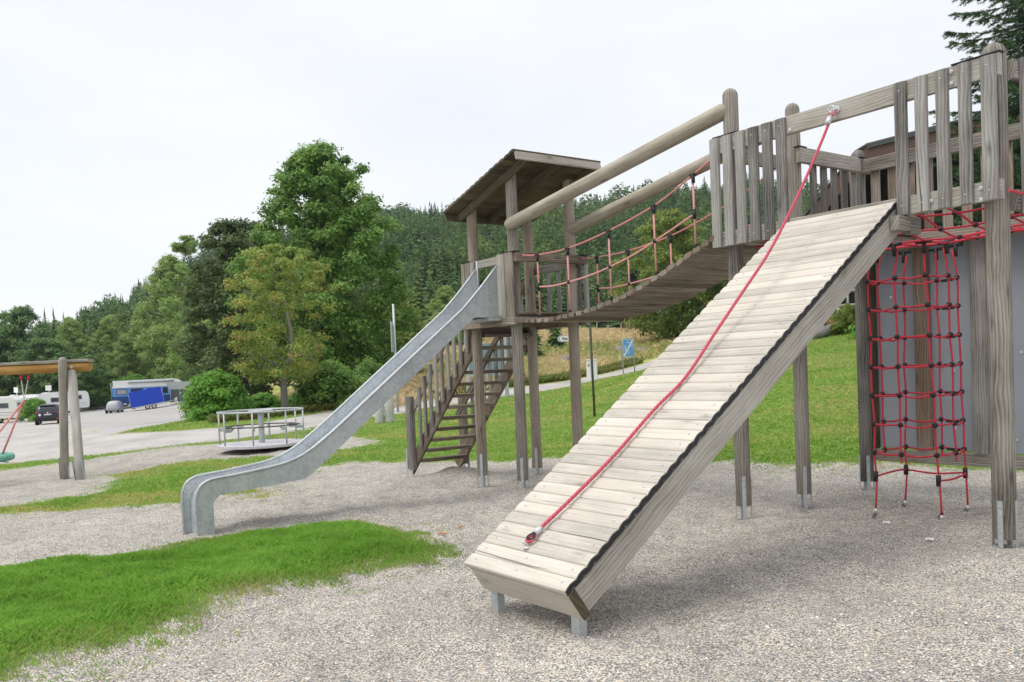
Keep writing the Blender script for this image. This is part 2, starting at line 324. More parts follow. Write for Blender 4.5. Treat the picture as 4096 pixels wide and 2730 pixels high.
M['hay'] = leafmat('dry_grass', (.40, .29, .14), (.68, .53, .29), (.82, .68, .43), .3, alt=(.30, .36, .09)); M['weeds'] = leafmat('verge_weeds', (.07, .13, .02), (.14, .22, .045), (.25, .33, .09), .3, alt=(.36, .24, .10))
# ground materials share one gravel recipe
def gravel_col(m, pos):
    warp = m.vmath('ADD', pos, (0., 0., 0.))
    v = m.voro(warp, 92.); v2 = m.voro(m.mapv(pos, loc=(3, 7, 1)), 150.); s = m.n('ShaderNodeSeparateColor'); m.l(v.outputs['Color'], s.inputs[0]); s2 = m.n('ShaderNodeSeparateColor'); m.l(v2.outputs['Color'], s2.inputs[0])
    stone = m.ramp(s.outputs[0], [(0., (.20, .195, .20)), (.2, (.38, .37, .355)), (.42, (.52, .485, .43)), (.6, (.62, .595, .55)), (.78, (.62, .51, .37)), (.86, (.42, .41, .41)), (1., (.76, .74, .70))])
    stone = m.mix(.18, stone, m.ramp(s2.outputs[1], [(0, (.3, .3, .3)), (1, (.8, .77, .72))]))
    gap = m.ramp(v.outputs['Distance'], [(.36, (0, 0, 0)), (.66, (1, 1, 1))])
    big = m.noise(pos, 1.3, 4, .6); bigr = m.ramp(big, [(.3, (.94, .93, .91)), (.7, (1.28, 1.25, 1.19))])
    patch = m.ramp(m.noise(pos, 5.5, 5, .7), [(.36, (.80, .80, .81)), (.5, (1, 1, 1)), (.66, (1.08, 1.07, 1.05))]); bigr = m.mix(1., bigr, patch, 'MULTIPLY')  # patch: light and dark of wavy relief painted into the gravel colour
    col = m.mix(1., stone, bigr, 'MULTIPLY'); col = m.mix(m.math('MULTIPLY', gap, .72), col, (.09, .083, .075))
    h = m.math('ADD', m.math('SUBTRACT', 1., v.outputs['Distance']), m.math('MULTIPLY', s.outputs[1], .5))
    und = m.noise(pos, 6, 3); h2 = m.math('ADD', m.math('MULTIPLY', h, .2), m.math('ADD', m.math('MULTIPLY', und, 2.2), m.math('MULTIPLY', m.noise(pos, 16, 2), .7)))
    return col, h2
def ground_mats():
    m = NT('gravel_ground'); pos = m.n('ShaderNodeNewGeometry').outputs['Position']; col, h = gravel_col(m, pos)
    n1 = m.noise(pos, .35, 5, .65); n2 = m.noise(pos, 3., 4, .6)
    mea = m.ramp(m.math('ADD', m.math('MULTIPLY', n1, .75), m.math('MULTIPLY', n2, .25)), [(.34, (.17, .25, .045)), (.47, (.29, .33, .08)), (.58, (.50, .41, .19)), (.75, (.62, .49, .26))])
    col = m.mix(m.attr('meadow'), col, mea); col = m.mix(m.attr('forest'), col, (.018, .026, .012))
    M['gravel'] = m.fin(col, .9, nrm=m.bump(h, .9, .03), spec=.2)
    m = NT('lawn'); pos = m.n('ShaderNodeNewGeometry').outputs['Position']
    n1 = m.noise(pos, 1.1, 5, .65); n2 = m.noise(pos, 9, 4, .7); n3 = m.noise(pos, 60, 3, .6)
    g = m.math('ADD', m.math('MULTIPLY', n1, .5), m.math('ADD', m.math('MULTIPLY', n2, .3), m.math('MULTIPLY', n3, .2)))
    col = m.ramp(g, [(.36, (.09, .19, .02)), (.47, (.17, .30, .035)), (.56, (.27, .36, .07)), (.64, (.45, .38, .15)), (.75, (.52, .40, .2))])
    M['lawn'] = m.fin(col, .9, nrm=m.bump(g, .8, .05), spec=.15)
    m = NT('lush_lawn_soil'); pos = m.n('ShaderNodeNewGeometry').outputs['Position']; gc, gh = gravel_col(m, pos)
    n2 = m.noise(pos, 12, 4, .7); col = m.ramp(n2, [(.35, (.08, .15, .02)), (.55, (.17, .26, .045)), (.75, (.34, .28, .13))])
    ed = m.attr('edge'); f = m.ramp(m.math('ADD', ed, m.math('MULTIPLY', m.math('SUBTRACT', m.noise(pos, 6, 5, .75), .5), 1.6)), [(.24, (0, 0, 0)), (.46, (1, 1, 1))])
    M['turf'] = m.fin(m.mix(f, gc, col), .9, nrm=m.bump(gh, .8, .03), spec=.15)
    m = NT('asphalt'); pos = m.n('ShaderNodeNewGeometry').outputs['Position']
    n1 = m.noise(m.mapv(pos, (.25, .6, 1), rot=(0, 0, .6)), 1., 5, .6); n2 = m.noise(pos, 60, 2); v = m.voro(m.mapv(pos, (.25, .25, .25)), 1., 'DISTANCE_TO_EDGE')
    col = m.ramp(m.math('ADD', m.math('MULTIPLY', n1, .8), m.math('MULTIPLY', n2, .2)), [(.35, (.32, .295, .27)), (.5, (.41, .39, .365)), (.65, (.47, .45, .43))])
    crk = m.ramp(m.math('ADD', v.outputs['Distance'], m.math('MULTIPLY', m.noise(pos, 3, 3), .02)), [(.012, (1, 1, 1)), (.02, (0, 0, 0))]); col = m.mix(m.math('MULTIPLY', crk, .35), col, (.22, .21, .2))
    M['asphalt'] = m.fin(col, .9, nrm=m.bump(n2, .2, .01))
    m = NT('parking_gravel'); pos = m.n('ShaderNodeNewGeometry').outputs['Position']; n1 = m.noise(m.mapv(pos, (.5, .14, 1), rot=(0, 0, .3)), 1., 5, .65); n2 = m.noise(pos, 5, 4, .7)
    col = m.ramp(n2, [(.3, (.30, .29, .285)), (.5, (.40, .385, .375)), (.7, (.50, .48, .47))]); gr = m.ramp(m.math('ADD', m.math('MULTIPLY', n1, .7), m.math('MULTIPLY', n2, .3)), [(.56, (0, 0, 0)), (.64, (1, 1, 1))])
    M['lot'] = m.fin(m.mix(m.math('MULTIPLY', gr, .8), col, (.17, .20, .07)), .95, nrm=m.bump(n2, .4, .05))
ground_mats()

FX,FY=-math.sin(YAW),math.cos(YAW); RX,RY=math.cos(YAW),math.sin(YAW)
# terrain control points: distance ahead, bearing (lateral/ahead), height
TC=[(1,-1,.04),(1,0,.04),(1,1,.06),(5,-1.2,.04),(5,-.4,.05),(5,.3,.06),(5,1.2,.1),(7,-.9,.02),(7,-.3,.05),(7,.3,.07),(7,.6,.13),(9,-.6,-.02),(9,0,.07),(9,.4,.09),(9,.7,.12),
(11,-.3,.05),(11,.07,.08),(11,.28,.13),(11,.6,.16),(14,-.6,-.22),(14,-.25,-.04),(14,.1,.1),(14,.38,.77),(14,.6,.85),(17,-.5,-.3),(17.5,-.25,-.05),(18,.1,.2),(18,.38,1.34),(18,.6,1.4),
(22,-.58,-.4),(22,-.36,-.06),(24,-.2,-.02),(25,.38,2.2),(25,.6,2.4),(29,-.3,0.0),(30,-.58,-.62),(33,-.13,.0),(40,.0,.17),(46,.105,.7),(52,.16,.93),(50,.38,3.4),
(50,-.58,-1.1),(50,-.35,-.5),(71,-.52,-1.47),(71,-.3,-.9),(85,-.4,-1.3),(107,-.43,-1.35),(107,-.58,-1.5),(100,-.28,.5),(60,-.15,.6),(60,0.,1.6),(70,.11,1.9),(110,.08,5.7),(120,.2,5.7),(90,-.05,3.6),(100,-.18,3.0),(110,.42,9),
(140,-.58,-.5),(140,-.4,2),(150,-.2,8),(150,.1,9.5),(150,.45,14),
(220,-.6,1),(220,-.4,9),(220,-.25,20),(220,-.1,26),(220,.12,27),(220,.25,27),(220,.45,27),
(350,-.6,4),(350,-.45,18),(350,-.38,32),(350,-.25,50),(350,-.1,52),(350,.1,50),(350,.24,57),(350,.36,55),(350,.5,45),(450,-.6,6),(450,-.1,66),(450,.1,52),(450,.4,55),(700,-.7,5),(700,-.1,60),(700,.6,40)]
def _fc(d,k): return np.stack([np.log(np.asarray(d,float)+8)*2.2,np.asarray(k,float)*3],-1)
_c=_fc([t[0] for t in TC],[t[1] for t in TC]); _z=np.array([t[2] for t in TC])
def _phi(r): return np.where(r>1e-9,r*r*np.log(np.maximum(r,1e-9)),0)
_n=len(TC); _K=_phi(np.linalg.norm(_c[:,None]-_c[None],axis=-1))+np.eye(_n)*.004
_Pm=np.c_[np.ones(_n),_c]; _A=np.block([[_K,_Pm],[_Pm.T,np.zeros((3,3))]])
_w=np.linalg.solve(_A,np.r_[_z,0,0,0])
def terr_dk(d,k):
    d=np.asarray(d,float); k=np.asarray(k,float); sh=d.shape
    q=_fc(np.clip(d,1,760).ravel(),np.clip(k,-1.6,1.6).ravel()); out=np.empty(len(q))
    for i in range(0,len(q),20000):
        b=q[i:i+20000]; out[i:i+20000]=_phi(np.linalg.norm(b[:,None]-_c[None],axis=-1))@_w[:_n]+_w[_n]+b@_w[_n+1:]
    return out.reshape(sh)
def terr(x,y):
    x=np.asarray(x,float); y=np.asarray(y,float); d=np.maximum(x*FX+y*FY,1.); s=x*RX+y*RY
    return terr_dk(d,s/d)
# ---------------------------------------------------------------- ground, lawns, road (outlines in metres: ahead, sideways)
ISLAND = [(6.83, -4.95), (6.9, -4.07), (7.11, -3.83), (7.26, -3.36), (7.44, -3.07), (7.63, -2.76), (7.96, -2.59), (8.23, -2.35), (8.38, -1.96), (8.41, -1.55), (8.23, -1.1), (7.79, -0.81), (7.3, -0.61), (6.97, -0.47), (6.68, -0.43), (6.41, -0.55), (6.34, -0.73), (6.33, -0.96), (6.19, -1.09), (5.97, -1.24), (5.95, -1.42), (5.75, -1.54), (5.62, -1.74), (5.48, -1.84), (5.11, -1.9), (4.77, -1.92), (4.61, -2.05), (4.49, -2.23), (4.27, -2.29), (4.1, -2.46), (3.89, -2.62), (3.5, -3.2), (4., -4.8)]
LAWN = [(22.82, -22.19), (22.53, -13.12), (22.0, -11.2), (21.87, -9.42), (22.06, -7.83), (22.73, -6.79), (23.76, -6.12), (26.54, -5.56), (29.83, -5.01), (31.51, -4.02), (35.28, -3.43), (40.56, -0.25), (41.04, 1.81), (42.0, 3.34), (52.4, 7.56), (55.86, 9.82), (58., 13.15), (48, 17.0), (40, 16.), (27, 10.9), (25.0, 14.34), (24.5, 20.), (8.6, 20.), (8.9, 8.), (9.2, 6.29), (9.7, 5.83), (9.84, 4.66), (9.93, 4.1), (10.17, 3.43), (10.94, 2.98), (11.25, 2.61), (13.0, 0.97), (13.4, 0.32), (13.7, -0.45), (14.4, -1.21), (14.6, -1.63), (15.0, -2.33), (15.05, -2.69), (13.55, -3.03), (11.84, -3.22), (10.58, -2.69), (10.33, -2.93), (10.71, -3.57), (10.43, -3.9), (10.63, -4.89), (10.72, -5.74), (10.58, -6.2), (10.73, -7.65), (11, -12)]
FINGER = [(25.33, -27.), (20.01, -11.67), (20.21, -9.74), (21.18, -8.7), (20.96, -7.24), (21.08, -6.32), (21.29, -4.88), (21.36, -3.93), (19.63, -3.08), (18.42, -3.4), (17.99, -4.14), (17.32, -4.51), (17.8, -6.16), (17.8, -6.89), (17.3, -7.46), (16.6, -7.9), (15.4, -7.2), (13.44, -6.5), (12.67, -6.78), (12.43, -7.28), (13.09, -9.31), (14, -14)]
ROADP = [(22.82, -22.19), (22.53, -13.12), (22.0, -11.2), (21.87, -9.42), (22.06, -7.83), (22.73, -6.79), (23.76, -6.12), (26.54, -5.56), (29.83, -5.01), (31.51, -4.02), (35.28, -3.43), (40.56, -0.25), (41.04, 1.81), (42.0, 3.34), (52.4, 7.56), (56, 9.82), (64, 14.), (66, 12.5), (59.71, 10.0), (55.64, 8.04), (47.09, 3.76), (45.85, 2.04), (44.8, -0.26), (42.02, -3.22), (41.35, -4.62), (39.41, -6.4), (37.38, -7.39), (33.76, -7.7), (28.94, -8.06), (27.6, -9.08), (27.83, -10.56), (31.21, -14.23), (80, -41.5), (106.82, -54.5), (112.5, -56.62), (107.44, -58.), (90, -52.), (79.15, -46.5), (71, -43.6), (60, -41.47), (45, -30), (34, -30)]
LOTP = [(31.1, -14.2), (34, -14.6), (39.4, -14.9), (47.3, -17), (60, -22.), (74, -26.5), (86, -32), (100, -36), (118, -46), (118, -56), (106.8, -54.4), (80, -41.4)]
def sdf(poly, d, s):
    P = np.array(poly, float); d = np.asarray(d, float); s = np.asarray(s, float); best = np.full(d.shape, 1e9); ins = np.zeros(d.shape, bool)
    for a, b in zip(P, np.roll(P, -1, 0)):
        e = b - a; t = np.clip(((d - a[0]) * e[0] + (s - a[1]) * e[1]) / (e @ e + 1e-12), 0, 1)
        best = np.minimum(best, (d - a[0] - t * e[0]) ** 2 + (s - a[1] - t * e[1]) ** 2)
        c = ((a[1] > s) != (b[1] > s)) & (d < (b[0] - a[0]) * (s - a[1]) / (b[1] - a[1] + 1e-12) + a[0]); ins ^= c
    r = np.sqrt(best); return np.where(ins, r, -r)
def wob(d, s, a):
    return a * (np.sin(d * 5.1 + 1.3 * np.sin(s * 3.7)) + np.sin(s * 6.3 + 1.1 * np.sin(d * 4.3 + 1)) + .6 * np.sin(d * 13 + s * 11) + .6 * np.sin(s * 17 - d * 9)) / 3.2
TONGUE = [(31.2, -14.15), (34, -14.55), (39.4, -14.85), (47.3, -16.9), (56, -19.5), (50, -12.), (46, -9.5), (40, -7.1), (37.4, -7.5), (33.8, -7.75), (29, -8.1), (27.7, -9.1), (27.9, -10.6)]
def sd_tongue(d, s): return sdf(TONGUE, d, s) + wob(d * .5, s * .5, .12)
def sd_island(d, s): return sdf(ISLAND, d, s) + wob(d, s, .07)
def sd_lawn(d, s): return np.minimum(sdf(LAWN, d, s), -sdf(FINGER, d, s)) + wob(d, s, np.minimum(.12, .01 * d))
def sd_road(d, s): return sdf(ROADP, d, s) + wob(d * .5, s * .5, .06)
def sd_lot(d, s): return sdf(LOTP, d, s) + wob(d * .3, s * .3, .35)
def micro(d, s):
    """heaps and footprints in the loose gravel"""
    x = d * FX + s * RX; y = d * FY + s * RY
    m = .026 * np.sin(x * 2.9 + 1.2 * np.sin(y * 1.7)) * np.sin(y * 3.3 + x * .7) + .014 * np.sin(x * 7.1 + y * 4.2) * np.sin(y * 8.3 - x * 3.1) + .007 * np.sin(x * 17 + 2 * np.sin(y * 13)) * np.sin(y * 19)
    hump = .11 * np.exp(-(((x + 10.3) / .5) ** 2 + ((y - 6.62) / .38) ** 2)) + .05 * np.exp(-(((x + 8.2) / .5) ** 2 + ((y - 2.6) / .4) ** 2)) * 0
    isl = .05 * np.clip(sdf(ISLAND, d, s) / .5, 0, 1)
    return (m + isl) * np.clip((30 - d) / 15, 0, 1) + hump
def height(x, y):
    x = np.asarray(x, float); y = np.asarray(y, float); d = np.maximum(x * FX + y * FY, 1.); s = x * RX + y * RY
    return terr_dk(d, s / d) + micro(d, s)
def gz(x, y): return float(height(x, y))
dd = [1.0]
while dd[-1] < 490: dd.append(dd[-1] * (1.0105 if dd[-1] < 60 else 1.016))
dd = np.array(dd); kk = np.concatenate([np.linspace(-1.0, -.72, 12)[:-1], np.linspace(-.72, .72, 430), np.linspace(.72, 1.0, 12)[1:]])
GD, GK = np.meshgrid(dd, kk, indexing='ij'); GS = GD * GK
GZ = terr_dk(GD, GK) + micro(GD, GS); GX = GD * FX + GS * RX; GY = GD * FY + GS * RY
nr, nc = GD.shape
def grid_faces(mask=None):
    i, j = np.meshgrid(np.arange(nr - 1), np.arange(nc - 1), indexing='ij'); a = i * nc + j
    f = np.stack([a, a + 1, a + nc + 1, a + nc], -1)          # upward facing
    return f[mask] if mask is not None else f.reshape(-1, 4)
def mesh_np(name, Vs, quads, polys, mat, attrs, smooth=True):
    me = bpy.data.meshes.new(name); q = len(quads); ptot = sum(len(p) for p in polys)
    me.vertices.add(len(Vs)); me.vertices.foreach_set('co', np.asarray(Vs, 'f').ravel())
    me.loops.add(q * 4 + ptot); li = np.concatenate([quads.ravel(), np.array([i for p in polys for i in p], int)]) if ptot else quads.ravel()
    me.loops.foreach_set('vertex_index', li.astype('i')); me.polygons.add(q + len(polys))
    st = list(range(0, q * 4, 4)); c = q * 4
    for p in polys: st.append(c); c += len(p)
    me.polygons.foreach_set('loop_start', np.array(st, 'i')); me.update(calc_edges=True)
    me.polygons.foreach_set('use_smooth', np.ones(len(me.polygons), bool))
    for n_, v_ in attrs.items(): at = me.attributes.new(n_, 'FLOAT', 'POINT'); at.data.foreach_set('value', np.asarray(v_, 'f').ravel())
    me.materials.append(mat); return link_mesh(name, me)
_ln = sdf(LAWN, GD, GS); far_line = np.interp(GS, [-60, -16, -7, -5, -3, 2, 8, 14, 18, 40], [24.8, 24.8, 24.8, 29, 38, 43, 56, 62, 30, 26.])
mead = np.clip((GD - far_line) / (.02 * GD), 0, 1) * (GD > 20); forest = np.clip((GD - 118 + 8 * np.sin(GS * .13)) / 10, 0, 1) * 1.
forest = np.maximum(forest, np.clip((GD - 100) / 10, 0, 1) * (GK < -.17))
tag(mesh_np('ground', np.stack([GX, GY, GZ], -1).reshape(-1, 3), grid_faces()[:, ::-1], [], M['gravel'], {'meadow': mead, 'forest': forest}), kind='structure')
def sheet(name, fn, off, mat, dmin, dmax, edge=1.):
    r0, r1 = np.searchsorted(dd, dmin), min(np.searchsorted(dd, dmax), nr - 1)
    sl_ = slice(r0, r1 + 1); D = GD[sl_]; S_ = GS[sl_]; sd = fn(D, S_); H, Wd = D.shape
    P = np.stack([GX[sl_], GY[sl_], GZ[sl_] + off], -1).reshape(-1, 3); sdv = sd.reshape(-1)
    i, j = np.meshgrid(np.arange(H - 1), np.arange(Wd - 1), indexing='ij'); a = (i * Wd + j)
    F = np.stack([a, a + Wd, a + Wd + 1, a + 1], -1).reshape(-1, 4); ins = sdv[F] > 0; full = ins.all(1); part = ins.any(1) & ~full
    extra = []; exsd = []; cache = {}; polys = []; nb = len(P)
    def cut(a_, b_):
        k_ = (min(a_, b_), max(a_, b_))
        if k_ not in cache:
            t = sdv[a_] / (sdv[a_] - sdv[b_]); extra.append(P[a_] + (P[b_] - P[a_]) * t - np.array([0, 0, off + .004])); exsd.append(0.); cache[k_] = nb + len(extra) - 1
        return cache[k_]
    for f in F[part]:
        o = []
        for q in range(4):
            a_, b_ = int(f[q]), int(f[(q + 1) % 4])
            if sdv[a_] > 0: o.append(a_)
            if (sdv[a_] > 0) != (sdv[b_] > 0): o.append(cut(a_, b_))
        if len(o) > 2: polys.append(o)
    Q = F[full]; allv = np.vstack([P, np.array(extra)]) if extra else P; alls = np.concatenate([sdv, exsd])
    used = np.zeros(len(allv), bool); used[Q.ravel()] = True
    for p in polys: used[p] = True
    remap = np.cumsum(used) - 1
    Q = remap[Q]; polys = [[int(remap[v]) for v in p] for p in polys]
    return tag(mesh_np(name, allv[used], Q, polys, mat, {'edge': np.clip(alls[used] / edge, 0, 1)}), kind='structure')
sheet('turf_patch', sd_island, .005, M['turf'], 3, 9, .7)
sheet('lawn', sd_lawn, .006, M['turf'], 8.2, 70, .8)
sheet('grass_verge', sd_tongue, .009, M['turf'], 26, 60, .5)
sheet('road', sd_road, .012, M['asphalt'], 20, 116)
sheet('parking_area', sd_lot, .016, M['lot'], 30, 122)
# ---------------------------------------------------------------- grass blades
def scatter(fn, dmin, dmax, smin, smax, n, power=2., seed=1):
    g = np.random.default_rng(seed); u = g.random(n)
    d = (dmin ** (2 - power) + u * (dmax ** (2 - power) - dmin ** (2 - power))) ** (1 / (2 - power)) if power != 2 else dmin * (dmax / dmin) ** u
    lo = np.maximum(smin, -.64 * d - .3); hi = np.minimum(smax, .64 * d + .3); s = lo + g.random(n) * (hi - lo)
    sd = fn(d, s); x = d * FX + s * RX; y = d * FY + s * RY; q = np.sin(x * 6.1 + 2 * np.sin(y * 4.7)) * np.sin(y * 7.3 + 1.7 * np.sin(x * 5.3 + 1)) + .6 * np.sin(x * 15 + y * 9) * np.sin(y * 17 - x * 7)
    k = g.random(n) < np.clip(sd / .42 + .22 + .42 * q * np.clip(1.25 - sd / .7, 0, 1), .02, 1); k &= sd > -.03
    return d[k], s[k], sd[k], g
def blades(name, mat, d, s, sd, g, h0, w0, clump=1, spread=.0, lean=.6, huefn=None, widen=0.):
    n = len(d) * clump; d = np.repeat(d, clump) + g.normal(0, 1, n) * spread; s = np.repeat(s, clump) + g.normal(0, 1, n) * spread; sd = np.repeat(sd, clump)
    x = d * FX + s * RX; y = d * FY + s * RY; z = terr_dk(d, s / d) + micro(d, s) - .002
    h = h0 * (.45 + .9 * g.random(n)) * np.clip(.55 + sd * 1.1, .45, 1.1) * (1 + widen * d * .3); ww = w0 * (.6 + .8 * g.random(n)) * (1 + widen * d)
    a = g.random(n) * 6.283; la = g.random(n) * 6.283; ln = lean * h * g.random(n)
    ex, ey = np.cos(a) * ww / 2, np.sin(a) * ww / 2; lx, ly = np.cos(la) * ln, np.sin(la) * ln
    v = np.stack([np.stack([x - ex, y - ey, z], -1), np.stack([x + ex, y + ey, z], -1), np.stack([x + ex * .6 + lx * .35, y + ey * .6 + ly * .35, z + h * .6], -1), np.stack([x + lx, y + ly, z + h * (1 - .25 * lean)], -1)], 1).reshape(-1, 3)
    f = np.arange(n * 4).reshape(n, 4); hue = np.zeros(n) if huefn is None else huefn(d, s, g)
    pt = .5 + .35 * np.sin(x * 2.3 + np.sin(y * 3.1)) * np.sin(y * 1.9 + 1) + .3 * np.sin(x * 11 + 2 * np.sin(y * 9)) * np.sin(y * 13 + np.sin(x * 7))
    return tag(quad_cloud(name, mat, v, f, np.clip(g.random(n) * .5 + pt * .5, 0, 1), None, hue), 'green grass blades', kind='stuff')
def dry(d, s, g):
    q = np.sin(d * .9 + 2 * np.sin(s * .7)) * np.sin(s * 1.1 + d * .3 + 1) + .5 * np.sin(d * 3.1 + s * 2.3 + 2 * np.sin(s)) + .1
    return np.clip((q - .05) * 1.1, 0, .9) * (g.random(len(d)) < .75) + (g.random(len(d)) < .12) * .6
def dry_isl(d, s, g): e_ = sd_island(d, s); b = np.exp(-((d - 5.75) ** 2 + (s + 1.72) ** 2) / .04); return np.clip(np.clip(.95 - e_ / .45, 0, .9) * (g.random(len(d)) < .5) + b * (g.random(len(d)) < .8) + .5 * (g.random(len(d)) < .06), 0, 1)
a_ = scatter(sd_island, 3.4, 8.6, -5.4, -.3, 280000, 1.6, 3)
tag(blades('grass', M['grass_near'], *a_, .058, .0034, lean=.75, huefn=dry_isl, widen=.02), 'lush green grass on the patch in the gravel beside the ramp')
a_ = scatter(sd_lawn, 9.4, 24, -16, 12, 200000, 2.4, 5)
tag(blades('lawn_grass', M['grass_lawn'], *a_, .038, .010, lean=1.1, huefn=dry, widen=.03), 'short lawn grass with dry patches behind the climbing frame')
a_ = scatter(sd_lawn, 24, 58, -16, 18, 70000, 2., 6)
tag(blades('lawn_grass', M['grass_lawn'], *a_, .05, .03, lean=1.1, huefn=dry, widen=.02), 'short lawn grass beside the road')
a_ = scatter(sd_tongue, 27, 56, -20, -6, 16000, 2., 16)
tag(blades('verge_grass', M['grass_lawn'], *a_, .06, .035, lean=1.1, huefn=dry, widen=.02), 'green grass tongue between the road and the parking area')
# sprouts creeping out of the lawn into the gravel
def sd_fringe(d, s): q = np.maximum(sd_lawn(d, s), sd_island(d, s)); return np.where((q > -.35) & (q < .02), .06 * (1 + q / .4), -1)
a_ = scatter(sd_fringe, 3.8, 22, -14, 9, 160000, 2.2, 8); tag(blades('grass_fringe', M['grass_near'], *a_, .03, .006, 1, lean=1., huefn=lambda d, s, g: (g.random(len(d)) < .4) * .8, widen=.04), 'thin grass sprouting through the gravel at the lawn edges')
# meadow of tall dry grass beyond the road
def sd_meadow(d, s): return np.minimum(np.minimum(d - np.interp(s, [-60, -16, -7, -5, -3, 2, 8, 14, 18, 40], [200, 60, 42, 35, 42, 47, 60, 66, 75, 80.]) - .5, 118 - d), 3) * .3
a_ = scatter(sd_meadow, 36, 118, -19, 40, 60000, 1.6, 9)
def hue_m(d, s, g): return np.clip((np.sin(d * .09 + 2) * 1.2 + .6 * np.sin(s * .35 + d * .15) + (d > 72) * .9 - .35), 0, 1) * (g.random(len(d)) < .7)
tag(blades('meadow_grass', M['hay'], *a_, .55, .05, 2, .12, .9, hue_m, widen=.006), 'tall straw coloured grass on the slope beyond the road')
# gravel pebbles lying loose near the camera
def pebbles(n=15000):
    g = np.random.default_rng(3); d = 3.7 + 5.5 * g.random(n) ** 1.4; s = (g.random(n) * 1.3 - .65) * d; x = d * FX + s * RX; y = d * FY + s * RY; z = terr_dk(d, s / d) + micro(d, s)
    k = sd_island(d, s) < .02; x, y, z = x[k], y[k], z[k]; n = len(x)
    dirs = np.array([(1, 0, 0), (.3, .95, 0), (-.8, .6, 0), (-.8, -.6, 0), (.3, -.95, 0), (.1, .1, .75), (0, 0, -.5)]); F = np.array([(0, 1, 5), (1, 2, 5), (2, 3, 5), (3, 4, 5), (4, 0, 5)])
    r = (.0045 + .0055 * g.random(n) ** 2)[:, None, None]; a = g.random(n) * 6.28; c_, s_ = np.cos(a), np.sin(a)
    Dv = dirs[None] * r * (1 + .35 * g.normal(0, 1, (n, 7, 1)).clip(-1, 1) * .5); X = Dv[..., 0] * c_[:, None] - Dv[..., 1] * s_[:, None] * .8; Y = Dv[..., 0] * s_[:, None] + Dv[..., 1] * c_[:, None] * .8
    Vv = np.stack([X + x[:, None], Y + y[:, None], Dv[..., 2] + z[:, None] + .002], -1).reshape(-1, 3); Fv = (np.arange(n)[:, None, None] * 7 + F[None]).reshape(-1, 3)
    m = NT('loose_pebble'); t = m.attr('tint'); col = m.ramp(t, [(0, (.24, .235, .24)), (.3, (.42, .40, .38)), (.55, (.60, .57, .52)), (.75, (.58, .47, .33)), (1, (.80, .78, .75))]); m.fin(col, .85, spec=.25)
    o = quad_cloud('loose_pebbles', m.m, Vv, Fv, np.repeat(g.random(n), 5)); o.data.polygons.foreach_set('use_smooth', np.ones(len(o.data.polygons), bool)); tag(o, 'loose rounded pebbles scattered over the gravel', kind='stuff')
pebbles()
# ---------------------------------------------------------------- climbing frame
XA, XB, YA, YC, XE, YE, YF, YK, XH = -8.926, -8.093, 6.121, 6.992, -5.024, 6.268, 7.164, 8.248, -2.805
def post(parent, x, y, top, r, mat=None, zb=.18, dome=True, rot=45, straps=True, lean=(0, 0)):
    b = MB().log((x, y, zb), (x + lean[0], y + lean[1], top), r, 20, dome=dome); p = b.build('post', mat or M['wood'], parent)
    g = gz(x, y) - .03
    if straps:
        m = MB(); 
        for a in (0, 90, 180, 270):
            c, s = math.cos(R(a - 90 + rot)), math.sin(R(a - 90 + rot)); q = r + .001
            m.beam((x + c * q, y + s * q, g), (x + c * q, y + s * q, zb + .27), .034, .006, up=(c, s, 0))
            for h in (.06, .23): m.ball((x + c * (q + .004), y + s * (q + .004), zb + h), .008, 6, m=4)
        m.build('anchor_bracket', M['steel'], p)
    return p
# ---- roofed tower
tw = thing('play_tower', 'roofed wooden play tower with four round posts at the top of the metal slide', 'play tower', (-8.5, 6.55, .07))
post(tw, XA, YA, 3.55, .064, M['wood_brown']); post(tw, XB, YA, 3.82, .066); post(tw, XA, YC, 3.56, .064, M['wood_brown']); post(tw, XB, YC, 3.82, .066, M['wood_brown'])
def roof():
    n = Vector((-(3.905 - 3.463), 0, 1.5)).normalized(); a = Vector((-9.119, 0, 3.463)); b = Vector((-7.62, 0, 3.905)); sl_ = (b - a).normalized()
    m = MB(); cnt = 15; L = (b - a).length
    for i in range(cnt):
        c = a + sl_ * (L * (i + .5) / cnt) - n * .012
        m.halfround(c + V(0, 5.82 + rnd.uniform(-.004, .004), 0) - n * .012, c + V(0, 7.105, 0) - n * .012, L / cnt - .002, .030, n, thick=.016)
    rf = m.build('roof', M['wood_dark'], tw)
    for y in (6.03, 6.50, 7.06):
        m = MB(); m.beam(a + V(.04, y, 0) - n * .072, b + V(-.035, y, 0) - n * .072 - sl_ * .01, .045, .09, up=n); m.build('rafter', M['wood_dark'], rf)
    for c, t in ((a, 1), (b, -1)):
        m = MB(); q = c + sl_ * (.012 * t) - n * .073; m.beam(q + V(0, 5.835, 0), q + V(0, 7.09, 0), .026, .095, up=n); m.build('fascia_board', M['wood_dark'] if t > 0 else M['wood'], rf)
roof()
